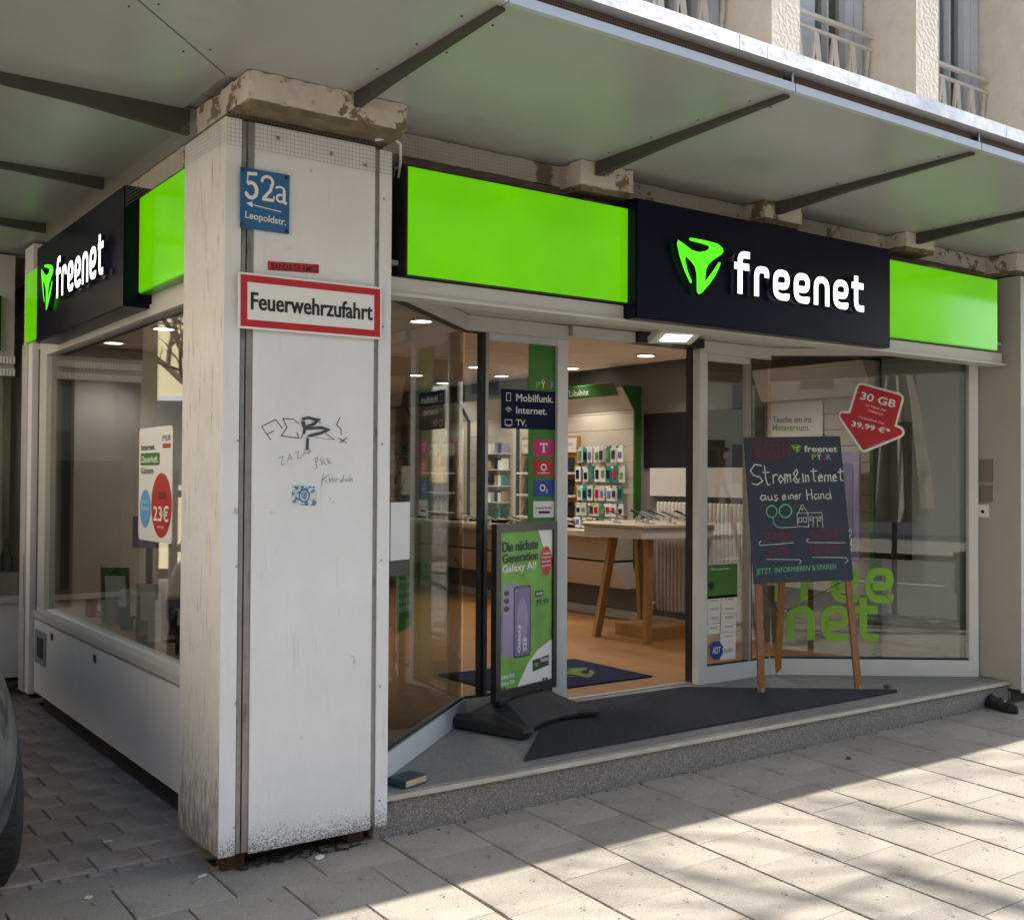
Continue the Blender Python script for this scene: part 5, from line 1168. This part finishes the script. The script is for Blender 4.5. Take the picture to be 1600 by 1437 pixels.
for r0, r1_ in zip(RS, RS[1:]):
    for i in range(8): b.faces.new((r0[i], r0[(i+1) % 8], r1_[(i+1) % 8], r1_[i]))
b.faces.new(RS[0][::-1]); b.faces.new(RS[-1]); bmesh.ops.recalc_face_normals(b, faces=b.faces)
O('rubber_base', b, M['rubber'], ps_, bev=.008)
# ================================================================== CHALKBOARD EASEL
FL = meet(1193, 1083, (0, 0, ZF+.011), (0, 0, 1)); FRt = meet(1347, 1078, (0, 0, ZF+.011), (0, 0, 1)); FB = meet(1215, 1053, (0, 0, ZF), (0, 0, 1))
ud = (FRt-FL).normalized(); back = Vector((-ud.y, ud.x, 0)); lean_ = 10.5
vd = (Vector((0, 0, 1))*cos(RD(lean_))+back*sin(RD(lean_)))
ef = Fr(FL, ud, vd)
ez = E('chalkboard_easel', FL, 'wooden easel with chalkboard advertising Strom & Internet, on the dark mat', 'easel')
q = [ef.uv(*p) for p in ((1177, 912), (1332, 906), (1311, 682), (1161, 684))]
O('board', prism(B(), ef, q, .004, .014), M['slate'], ez, bev=.001); print('easel', q)
lt = [ef.uv(1163, 682), ef.uv(1309, 680)]
legL0, legR0 = ef.uv(1191, 1082), ef.uv(1343, 1077)
lA = ef.uv(1186, 905); rA = ef.uv(1326, 900)
def ext_(p, a, s_): return (p[0]+(a[0]-p[0])*s_, p[1]+(a[1]-p[1])*s_)
for p, a in ((legL0, lA), (legR0, rA)):
    top_ = ext_(p, a, 2.1); top_ = (top_[0], min(top_[1], q[2][1]-.02))
    b = B(); sbar(b, ef.P(p[0], max(p[1], .004), -.012), ef.P(top_[0], top_[1], -.012), .040, .022, side=ud); O('leg', b, M['easel'], ez, bev=.002)
mid = ((q[2][0]+q[3][0])/2, q[2][1]-.06)
b = B(); sbar(b, FB+Vector((0, 0, .004)), ef.P(mid[0], mid[1], -.05), .040, .022, side=ud); O('leg', b, M['easel2'], ez, bev=.002)
b = B(); sbar(b, ef.P(q[3][0]+.04, mid[1], -.034), ef.P(q[2][0]-.04, mid[1], -.034), .03, .018); O('crossbar', b, M['easel'], ez)
lb = Vector(FB).lerp(ef.P(mid[0], mid[1], -.05), .27)
b = B(); tube(b, [ef.P(*ext_(legL0, lA, .98), -.024), lb], .0022, 5); tube(b, [ef.P(*ext_(legR0, rA, .98), -.024), lb], .0022, 5); O('cord', b, M['dark'], ez)
for p in (legL0, legR0): b = B(); fbox(b, ef, p[0]-.004, p[0]+.012, .006, .03, .0, .004); O('foot_bolt', b, M['steel'], ez)
# chalk writing
kk_ = 0
def ce(l, sc=5.0, ox=1080, oy=520): return [ef.uv(ox+x/sc, oy+y/sc) for x, y in l]
bw = B(); bgk = B(); brk = B()
def ck(bm, l, wd=.004, ix=1, **k_):
    global kk_
    old = set(bm.faces); stroke(bm, ce(l, **k_), wd, ef, .0145+.00004*kk_); kk_ += 1
    for f in bm.faces:
        if f not in old: f.material_index = ix
def et(bm, s_, a, b_, t_, **k_):
    p0_, p1_, pt2 = ef.uv(*a), ef.uv(*b_), ef.uv(*t_); text(bm, s_, ef, p0_, p1_, (Vector(pt2)-Vector(p0_)).length, lift=.0152, **k_)
# "Strom & Internet"
for l in ([(545, 1040), (490, 1030), (455, 1080), (480, 1115), (530, 1130), (550, 1160), (510, 1190), (465, 1180)], [(565, 1040), (575, 1140), (590, 1190), (612, 1185)], [(550, 1095), (605, 1090)], [(630, 1110), (635, 1180)], [(632, 1130), (650, 1108), (668, 1115)],
          [(690, 1115), (675, 1145), (690, 1175), (712, 1145), (690, 1115)], [(725, 1180), (722, 1110), (740, 1110), (745, 1175)], [(745, 1120), (765, 1110), (770, 1172)], [(835, 1175), (790, 1100), (815, 1070), (825, 1095), (790, 1150), (815, 1175), (838, 1140)], [(862, 1100), (868, 1170)], [(888, 1170), (885, 1115), (905, 1118), (912, 1165)], [(945, 1060), (950, 1150), (965, 1165)], [(925, 1085), (975, 1080)],
          [(985, 1140), (1015, 1130), (1005, 1110), (985, 1125), (990, 1160), (1020, 1155)], [(1035, 1165), (1032, 1120), (1050, 1112)], [(1062, 1165), (1060, 1118), (1078, 1115), (1085, 1162)], [(1095, 1140), (1125, 1132), (1115, 1110), (1097, 1125), (1103, 1160), (1130, 1155)], [(1155, 1060), (1158, 1150), (1180, 1160)], [(1135, 1090), (1180, 1085)]): ck(bw, l, .0078)
# "aus einer Hand"
for l in ([(570, 1275), (545, 1270), (532, 1295), (550, 1312), (570, 1295), (572, 1275), (580, 1312)], [(592, 1275), (595, 1305), (620, 1305), (620, 1275), (628, 1308)], [(665, 1272), (645, 1275), (650, 1292), (668, 1298), (655, 1315), (640, 1308)], [(705, 1292), (730, 1285), (722, 1268), (705, 1278), (708, 1305), (735, 1300)], [(750, 1270), (755, 1303)], [(768, 1303), (765, 1270), (785, 1268), (790, 1300)], [(800, 1288), (822, 1282), (815, 1266), (800, 1275), (805, 1302), (828, 1297)], [(838, 1300), (835, 1268), (850, 1262)],
          [(890, 1225), (900, 1310)], [(930, 1222), (938, 1305)], [(893, 1270), (935, 1262)], [(980, 1262), (960, 1262), (950, 1285), (965, 1303), (985, 1285), (985, 1262), (992, 1302)], [(1005, 1300), (1002, 1262), (1022, 1260), (1030, 1298)], [(1068, 1262), (1048, 1265), (1042, 1288), (1058, 1302), (1078, 1285), (1072, 1222), (1085, 1300)]): ck(bw, l, .006, ix=2)
h5 = dict(sc=4.353, oy=780)
for l in ([(720, 100), (745, 35), (785, 95)], [(708, 98), (880, 92)], [(712, 98), (718, 185), (792, 190), (785, 98)], [(880, 92), (888, 195)], [(722, 130), (745, 128), (746, 155), (724, 157), (722, 130)], [(755, 126), (775, 125), (776, 155), (757, 156), (755, 126)], [(820, 190), (825, 125), (848, 122), (852, 190)], [(800, 120), (815, 118), (815, 145), (800, 146), (800, 120)], [(862, 120), (875, 125), (870, 150), (860, 148), (862, 120)], [(600, 195), (715, 190)],
          [(470, 285), (455, 295), (460, 315), (600, 305), (690, 295)], [(795, 270), (775, 280), (790, 295), (1040, 297)], [(505, 410), (730, 412), (740, 425), (725, 440)], [(815, 395), (1045, 398), (1058, 420), (1035, 438)], [(745, 60), (748, 82)], [(738, 70), (758, 68)]): ck(bw, l, .0036, ix=3, **h5)
def circ(cx, cy, rx, ry): return [(cx+rx*cos(2*pi*i/16), cy+ry*sin(2*pi*i/16)) for i in range(17)]
ck(bgk, circ(540, 85, 36, 40), .007, **h5); ck(bgk, circ(633, 82, 42, 44), .008, **h5); ck(bgk, [(548, 125), (555, 165), (575, 188), (605, 196)], .006, **h5)
et(bgk, 'JETZT  INFORMIEREN & SPAREN', (1180, 900), (1306, 891.5), (1180, 889), shear=.15)
et(brk, 'SPAREN', (1175, 719), (1235, 718), (1175, 688), shear=.1); et(brk, 'STROM', (1190, 850), (1238, 846), (1190, 833)); et(brk, 'INTERNET', (1264, 844), (1318, 842), (1264, 829)); et(brk, 'AKTION', (1196, 872), (1230, 868), (1196, 857)); et(brk, 'BONUS', (1264, 866), (1310, 864), (1264, 853))
ck(brk, [(710, 35), (855, 33), (880, 92)], .004, **h5)
et(bw, 'freenet', (1255, 707), (1307, 707), (1255, 697), bold=.02)
O('chalk_lettering', bw, M['chalkw'], ez); O('chalk_lettering', bgk, M['chalkg'], ez); O('chalk_lettering', brk, M['chalkr'], ez)
a = ef.uv(1236, 708); c = ef.uv(1250, 695); b = B(); prism(b, ef, [(a[0]+(x-355)/266*(c[0]-a[0]), a[1]+(618-y)/322*(c[1]-a[1])) for x, y in EMB], .0155, .0155); O('emblem', b, M['lime'], ez)
for a, c, ch, m in ((1267, 1274, 'P', 'lime'), (1275, 1282, 'Ÿ', 'wpaint'), (1283, 1289, 'U', 'red'), (1290, 1297, 'R', 'bluedot')): b = B(); et(b, ch, (a, 719), (c, 719), (a, 710 if ch != 'Ÿ' else 708), bold=.01); O('letter', b, M[m], ez)
# ================================================================== SMALL THINGS
# floodlight
t = E('floodlight', (2.85, .62, 2.25), 'lit white flat floodlight mounted above the door', 'floodlight')
ff0 = [meet(x, y, (0, 0, 2.235), (0, 0, 1)) for x, y in ((1013, 522), (1069, 539), (1098, 521), (1040, 509))]
print('flood', ff0)
fcc = sum(ff0, Vector())/4; b = B(); tf_ = Fr((fcc.x, fcc.y, 2.235), (1, 0, 0), (0, 1, 0))
u_ = (ff0[1]-ff0[0]); v_ = (ff0[3]-ff0[0]); print(u_.length, v_.length)
tw = Fr(fcc, (.92, -.39, 0), Vector((.37, .86, -.20)))
HWf, HVf = .125, .10
fb('housing', 'white', t, tw, -HWf, HWf, -HVf, HVf, -.018, .018, bev=.004)
nrm = tw.n if tw.n.z < 0 else -tw.n
s_ = 1 if tw.n.z < 0 else -1
fb('glass_face', 'flood', t, tw, -.075, .075, -.05, .05, s_*.0185, s_*.020); fb('inner_panel', 'wpaint', t, tw, -HWf+.012, HWf-.012, -HVf+.012, HVf-.012, s_*.0181, s_*.0184)
fb('bracket', 'steel', t, tw, -.03, .03, HVf, HVf+.07, -.01, .01)
# book
t = E('book', (.87, .14, ZF), 'dark teal book lying flat at the left end of the step', 'book', rz=.34); t['local'] = 1
t.location = (.875, .150, ZF+.0035)
bx('cover', 'bookc', t, -.068, .068, -.048, .052, .029, .032); bx('cover', 'bookc', t, -.068, .068, -.048, .052, .0, .003); bx('spine', 'bookc', t, -.071, -.0682, -.048, .052, .0, .032); bx('pages', 'papere', t, -.066, .064, -.046, .048, .0032, .0288)
# dark shoe
t = E('black_slipper', (4.92, -.12, 0), 'crumpled black slipper lying at the right end of the step', 'slipper')
A = meet(1537, 1102, (0, 0, .02), (0, 0, 1)); Bq = meet(1583, 1114, (0, 0, .02), (0, 0, 1)); dsh = (Bq-A); print('slipper', A, Bq)
b = B(); ctr = (A+Bq)/2; dl = Vector((dsh.x, dsh.y, 0)).normalized(); pr_ = Vector((-dl.y, dl.x, 0)); Ls = .15
rings = []
for i in range(11):
    s0 = -1+2*i/10; wd = .06*math.sqrt(max(.02, 1-abs(s0)**2.6))+.004; hg = .075-.030*(s0+1)/2-.012*(i % 2)
    ring = []
    for j in range(10):
        th = 2*pi*j/10; o = ctr+dl*(s0*Ls)+pr_*(wd*cos(th)); zz = gz(o.x, o.y)+.004+max(0, (sin(th)+.35))*hg*(.72 if abs(s0) > .9 else 1)
        if 3 < i < 8 and sin(th) > .8: zz -= .028
        ring.append(b.verts.new((o.x, o.y, zz)))
    rings.append(ring)
for r0, r1_ in zip(rings, rings[1:]):
    for j in range(10): b.faces.new((r0[j], r0[(j+1) % 10], r1_[(j+1) % 10], r1_[j]))
b.faces.new(rings[0][::-1]); b.faces.new(rings[-1]); O('upper', b, M['shoe'], t, smooth=True)
b = B(); pts = [ctr+dl*(s0*Ls*.9)+pr_*(.05*math.sqrt(1-s0*s0)*sg_)+Vector((0, 0, gz(ctr.x, ctr.y)+.012)) for sg_, rng in ((1, range(-9, 10)), (-1, range(9, -10, -1))) for s0 in [x/10 for x in rng]]
tube(b, pts, .012, 6); O('rim', b, M['shoe'], t, smooth=True)
O('buckle', sbar(B(), ctr+dl*.05+Vector((0, 0, .064)), ctr+dl*.085+Vector((0, 0, .05)), .012, .004), M['wpaint'], t)
# litter
def litter(name, px, m, lab, cat, size=(.035, .008, .006), rz=0, z=None):
    p = meet(*px, (0, 0, gz(.3, -.05) if z is None else z), (0, 0, 1)); zz = (gz(p.x, p.y) if z is None else z)+.004
    t = bpy.data.objects.new(name, None)
    b = box(B(), -size[0]/2, size[0]/2, -size[1]/2, size[1]/2, 0, size[2]); me = bpy.data.meshes.new(name); b.to_mesh(me); b.free(); me.materials.append(M[m]); o = bpy.data.objects.new(name, me); COL.objects.link(o); o.location = (p.x, p.y, zz); o.rotation_euler = (0, 0, rz); tag(o, lab, cat)
litter('cigarette_butt', (316, 1371), 'butt', 'white cigarette butt on the slab in front of the pillar foot', 'cigarette butt', rz=.3)
litter('cigarette_butt', (335, 1360), 'kraft', 'brown cigarette butt close under the left corner of the pillar', 'cigarette butt', rz=.2)
litter('cigarette_butt', (559, 1315), 'butt', 'cigarette butt under the right end of the pillar panel', 'cigarette butt', rz=.6)
litter('cigarette_butt', (168, 1323), 'butt', 'cigarette butt on the driveway stones', 'cigarette butt', rz=.1)
litter('paper_scrap', (500, 1343), 'wpaint', 'crumpled white paper scrap below the pillar panel', 'paper scrap', (.03, .016, .012), .4)
litter('paper_scrap', (1022, 1211), 'wpaint', 'torn white paper scrap at the foot of the step', 'paper scrap', (.05, .02, .008), .3)
litter('paper_scrap', (138, 1404), 'butt', 'small pale paper scrap near the car tyre', 'paper scrap', (.02, .02, .006), .9)
litter('dry_leaf', (1326, 1189), 'rust', 'small dark dry leaf on the shaded paving', 'leaf', (.03, .02, .004), .9)
litter('door_stop', (1386, 1076), 'stop', 'small dark metal door stop at the right corner of the mat', 'door stop', (.035, .03, .022), .3, z=ZF+.008)
b = B()
for k in range(170):
    x = random.uniform(.08, .62); y = random.uniform(.01, .14)+random.gauss(0, .008); s_ = random.uniform(.003, .011); z = gz(x, y)+.002
    box(b, x, x+s_*1.6, y, y+s_, z, z+s_*.7)
for k in range(80):
    x = random.uniform(.8, 5); y = .035-abs(random.gauss(0, .02)); s_ = random.uniform(.002, .006); z = gz(x, y)+.002
    box(b, x, x+s_*1.6, y, y+s_, z, z+s_*.7)
O('debris', b, M['dirtm'], None, label='dirt and crumbs lying along the foot of the pillar and step', cat='debris', kind='stuff')
b = B()
for k in range(240):
    x = random.uniform(-.6, 4.8); y = random.uniform(-1.9, 0); s_ = random.uniform(.002, .005)
    z = gz(x, y)+.002; box(b, x, x+s_, y, y+s_, z, z+s_*.4)
O('grit', b, M['grit'], None, label='scattered pale grit on the paving slabs', cat='grit', kind='stuff')
# ================================================================== CAR
def lathe_x(bm, prof, n=40):
    rings = [[bm.verts.new((x, r*cos(2*pi*k/n), r*sin(2*pi*k/n))) for k in range(n)] for r, x in prof]
    for a_, b_ in zip(rings, rings[1:]):
        for k in range(n): bm.faces.new((a_[k], a_[(k+1) % n], b_[(k+1) % n], b_[k]))
    bm.faces.new(rings[0][::-1]); bm.faces.new(rings[-1]); bmesh.ops.recalc_face_normals(bm, faces=bm.faces); return bm
def car(loc, rz, lab):
    t = E('parked_car', loc, lab, 'car', None, rz=rz); t['local'] = 1
    # local: nose at -Y, x half width .9
    secs = [(-.02, .50, .30, .62, .62), (.06, .70, .24, .72, .70), (.25, .82, .22, .82, .78), (.6, .89, .20, .90, .86), (1.0, .90, .20, .96, .92), (1.35, .90, .20, 1.02, .97), (1.9, .90, .20, 1.05, 1.0), (3.0, .90, .20, 1.05, 1.0), (3.7, .88, .22, 1.03, .98), (4.1, .80, .26, .95, .90), (4.28, .60, .34, .80, .78)]
    b = B(); rs = []
    for y, hw, zb, zt, zs in secs:
        pr = [(-hw*.9, zb), (-hw, zb+.15), (-hw*1.02, .55), (-hw*.99, zs-.12), (-hw*.92, zs-.02), (-hw*.6, zt), (0, zt+.015)]
        pr = pr+[(-x, z) for x, z in reversed(pr[:-1])]
        rs.append([b.verts.new((x, y, z)) for x, z in pr])
    n = len(rs[0])
    for r0, r1_ in zip(rs, rs[1:]):
        for i in range(n): b.faces.new((r0[i], r0[(i+1) % n], r1_[(i+1) % n], r1_[i]))
    b.faces.new(rs[0][::-1]); b.faces.new(rs[-1]); bmesh.ops.recalc_face_normals(b, faces=b.faces)
    body = O('body', b, M['carp'], t, smooth=True); sm = body.modifiers.new('s', 'SUBSURF'); sm.levels = 1; sm.render_levels = 2
    b = B(); cs = [(1.15, .78, .98, .99), (1.75, .66, 1.40, 1.42), (2.4, .64, 1.46, 1.48), (3.2, .64, 1.42, 1.44), (3.95, .74, 1.0, 1.02)]; rs = []
    for y, hw, z1, z2 in cs: rs.append([b.verts.new((-.80, y, .96)), b.verts.new((-hw, y, z1)), b.verts.new((0, y, z2)), b.verts.new((hw, y, z1)), b.verts.new((.80, y, .96))])
    for r0, r1_ in zip(rs, rs[1:]):
        for i in range(4): b.faces.new((r0[i], r0[i+1], r1_[i+1], r1_[i]))
    O('glasshouse', b, M['wing'], t)
    b = B(); rs = [[b.verts.new((-.655, y, z1+.0)), b.verts.new((0, y, z2+.014)), b.verts.new((.655, y, z1))] for y, z1, z2 in ((1.72, 1.405, 1.42), (2.4, 1.468, 1.482), (3.25, 1.425, 1.445))]
    for r0, r1_ in zip(rs, rs[1:]):
        for i in range(2): b.faces.new((r0[i], r0[i+1], r1_[i+1], r1_[i]))
    O('roof', b, M['carp'], t)
    for sx in (-1, 1):
        for wy in (.86, 3.42):
            w_ = lathe_x(B(), [(.20, -.105), (.29, -.11), (.318, -.085), (.322, 0), (.318, .085), (.29, .11), (.20, .105)]); bmesh.ops.translate(w_, verts=w_.verts, vec=(sx*.80, wy, .322)); wh = O('tyre', w_, M['tyre'], t, smooth=True)
            g_ = B()
            for k in range(46):
                for s2 in (-1, 1):
                    th = 2*pi*k/46+(.03 if s2 > 0 else 0); a_ = Vector((sx*.80+s2*.045, wy+.3225*cos(th), .322+.3225*sin(th))); d_ = Vector((0, -sin(th), cos(th)))
                    sbar(g_, a_-d_*.015, a_+d_*.015, .008, .075, side=(0, cos(th), sin(th)))
            O('tread', g_, M['tyre'], wh, kind='stuff')
            r_ = lathe_x(B(), [(.19, -.06), (.20, .09), (.17, .09), (.06, .06)], 24); bmesh.ops.translate(r_, verts=r_.verts, vec=(sx*.80, wy, .322)); O('rim', r_, M['chrome'], wh)
    for sx in (-1, 1): b = B(); prism(b, Fr((sx*.50, .0, .62), (1, -.0, 0), (0, .2, 1)), rrect(-.13, .13, -.05, .06, .03), 0, .03); O('headlight', b, M['chrome'], t)
    return t
CARX = -.655-.88
car((CARX, -.40+.0, -.016), 0, 'dark grey car nosing out at the left edge, only bumper and tyre in view')
# ================================================================== STREET SIDE (seen reflected in the glass, lights the entrance)
def facade(name, lab, x0, x1, y, z1, m, facing, floors=5, step=2.6, depth=10):
    t = E(name, ((x0+x1)/2, y, 0), lab, 'building')
    d = .0 if facing < 0 else 0
    yb = y+depth*(-facing)
    bx('wall', m, t, x0, x1, min(y, yb), max(y, yb), -.2, z1)
    xx = x0+1.2; n = 0
    while xx+1.4 < x1:
        for f in range(floors):
            z = 1.2+f*3.1
            if z+1.8 > z1: continue
            ya = y+facing*.02
            w_ = bx('window', 'wframe', t, xx, xx+1.3, min(y, ya), max(y, ya), z, z+1.8); bx('pane', 'wing', w_, xx+.08, xx+1.22, min(ya, ya+facing*.01), max(ya, ya+facing*.01), z+.08, z+1.72); n += 1
        xx += step
    return t
facade('apartment_building', 'long beige apartment building across the street, seen in the glass', -40, 10, -26, 17, 'beige', 1)
facade('apartment_building', 'yellow apartment building further right across the street', 10.5, 45, -26, 15, 'yellow', 1)
facade('courtyard_building', 'beige courtyard building behind the driveway, reflected in the side window', -3.0, .3, 12.5, 9, 'beige', -1, floors=3, step=2.2, depth=1.5)
facade('courtyard_building', 'yellow courtyard building left of the driveway', -20, -9.1, 11, 12, 'yellow', -1, floors=4)
t = E('courtyard_building', (-11, 2, 0), 'long sunlit beige wing left of the driveway, out of frame, added to bounce light', 'building')
bx('wall', 'beige', t, -18, -11, -14, 10.9, -.2, 11)  # added unseen wing: its sunlit face throws light back into the driveway
for yy in range(-5, 10, 3):
    for f in range(3): w_ = bx('window', 'wframe', t, -10.99, -10.95, yy, yy+1.3, 1.5+3.2*f, 3.3+3.2*f); bx('pane', 'wing', w_, -10.948, -10.94, yy+.08, yy+1.22, 1.58+3.2*f, 3.22+3.2*f)
t = E('courtyard_building', (-2.9, 17, 0), 'sunlit yellow courtyard building seen mirrored in the side window beside the pillar', 'building', rz=.62); t['local'] = 1
bx('wall', 'yellow', t, -7.5, 0, 0, 8, -.2, 12)
for k in range(3):
    for f in range(3): w_ = bx('window', 'wframe', t, -2.6-2.3*k, -1.6-2.3*k, -.03, -.001, 1.2+3*f, 2.9+3*f); bx('pane', 'wing', w_, -2.5-2.3*k, -1.7-2.3*k, -.04, -.031, 1.3+3*f, 2.8+3*f)
t = E('courtyard_fence', (-4, 9, 0), 'dark slatted courtyard fence, reflected in the side window', 'fence')
for k in range(26): bx('slat', 'bracket', t, -7+k*.22, -6.9+k*.22, 9, 9.03, 0, 1.5)
bx('rail', 'bracket', t, -7, -1.2, 9.031, 9.07, 1.2, 1.28)
def tree(loc, lab, h=7, seed=1, ivy=False):
    rnd = random.Random(seed); t = E('bare_tree', loc, lab, 'tree', 'bare street trees', ); bt = B(); bc = B()
    x, y, z = loc; tube(bt, [(x, y, z-.1), (x+.05, y, z+h*.2), (x+.1, y+.05, z+h*.42)], .16, 10, .11); O('trunk', bt, M['bark'], t, smooth=True)
    def grow(p, d, L, r, lv):
        q = p+d*L*.5+Vector((rnd.uniform(-.1, .1), rnd.uniform(-.1, .1), rnd.uniform(-.05, .1)))*L; e = p+d*L; tube(bc, [p, q, e], r, 5 if lv else 7, r*.55)
        if lv < 4:
            for k in range(3 if lv < 3 else 3):
                nd = (d+Vector((rnd.uniform(-.8, .8), rnd.uniform(-.8, .8), rnd.uniform(-.2, .6)))).normalized(); grow(e if k < 2 else q, nd, L*rnd.uniform(.6, .8), r*.55, lv+1)
    for k in range(5):
        an = k*1.26+rnd.random(); grow(Vector((x+.1, y+.05, z+h*.42)), Vector((cos(an)*.6, sin(an)*.6, .8)).normalized(), h*.24, .08, 0)
    O('crown', bc, M['bark'], t)
tree((19.0, -4.3, -.15), 'tall bare street tree far right of the shop, out of frame, softly shading the paving', 13, 3)
tree((8.2, -4.6, -.2), 'bare street tree at the kerb, reflected in the entrance glass', 9, 5)
tree((-4.3, 12.0, 0), 'bare courtyard tree reflected in the side window', 5.0, 9)
# folded parasol, seen reflected in the right window
t = E('folded_parasol', (3.15, -4.2, 0), 'folded beige market parasol standing at the kerb, reflected in the right window', 'parasol')
b = B(); n = 22; rings = []
for z, r in ((1.0, .30), (1.15, .36), (1.7, .30), (2.3, .22), (2.7, .14), (3.0, .05)):
    rings.append([b.verts.new((3.15+r*(1+.18*cos(k*pi))*cos(2*pi*k/n), -4.2+r*(1+.18*cos(k*pi))*sin(2*pi*k/n), z)) for k in range(n)])
for r0, r1_ in zip(rings, rings[1:]):
    for k in range(n): b.faces.new((r0[k], r0[(k+1) % n], r1_[(k+1) % n], r1_[k]))
O('canvas', b, M['cloth'], t); O('pole', tube(B(), [(3.15, -4.2, -.12), (3.15, -4.2, 3.1)], .03, 10), M['frameblk'], t); O('base', lathe(B(), (3.15, -4.2, gz(3.15, -4.2)), [(.35, 0), (.35, .06), (.06, .10)], 20), M['granite'], t)
# scooter at the kerb
t = E('motor_scooter', (3.9, -4.9, 0), 'dark motor scooter parked at the kerb, reflected in the right window', 'scooter')
zg = gz(3.9, -4.9)
for wy in (-.62, .62):
    w_ = lathe_x(B(), [(.14, -.045), (.22, -.05), (.24, 0), (.22, .05), (.14, .045)], 24); bmesh.ops.translate(w_, verts=w_.verts, vec=(3.9, -4.9+wy, zg+.24)); O('wheel', w_, M['tyre'], t, smooth=True)
b = B(); prism(b, Fr((4.02, -4.9, zg), (0, 1, 0)), [(-.62, .30), (-.45, .25), (-.05, .22), (.1, .28), (.5, .25), (.78, .42), (.72, .72), (.3, .76), (.1, .70), (0, .34), (-.2, .34), (-.38, .9), (-.48, 1.0), (-.56, .95), (-.6, .6)], -.24, 0); O('body', b, M['carp'], t, bev=.03)
bx('seat', 'rubber', t, 3.78, 4.02, -4.8, -4.18, zg+.765, zg+.83, bev=.02); O('handlebar', tube(B(), [(3.6, -5.3, zg+1.05), (3.9, -5.38, zg+1.02), (4.2, -5.3, zg+1.05)], .018, 8), M['frameblk'], t)
print('DONE', len(bpy.data.objects))
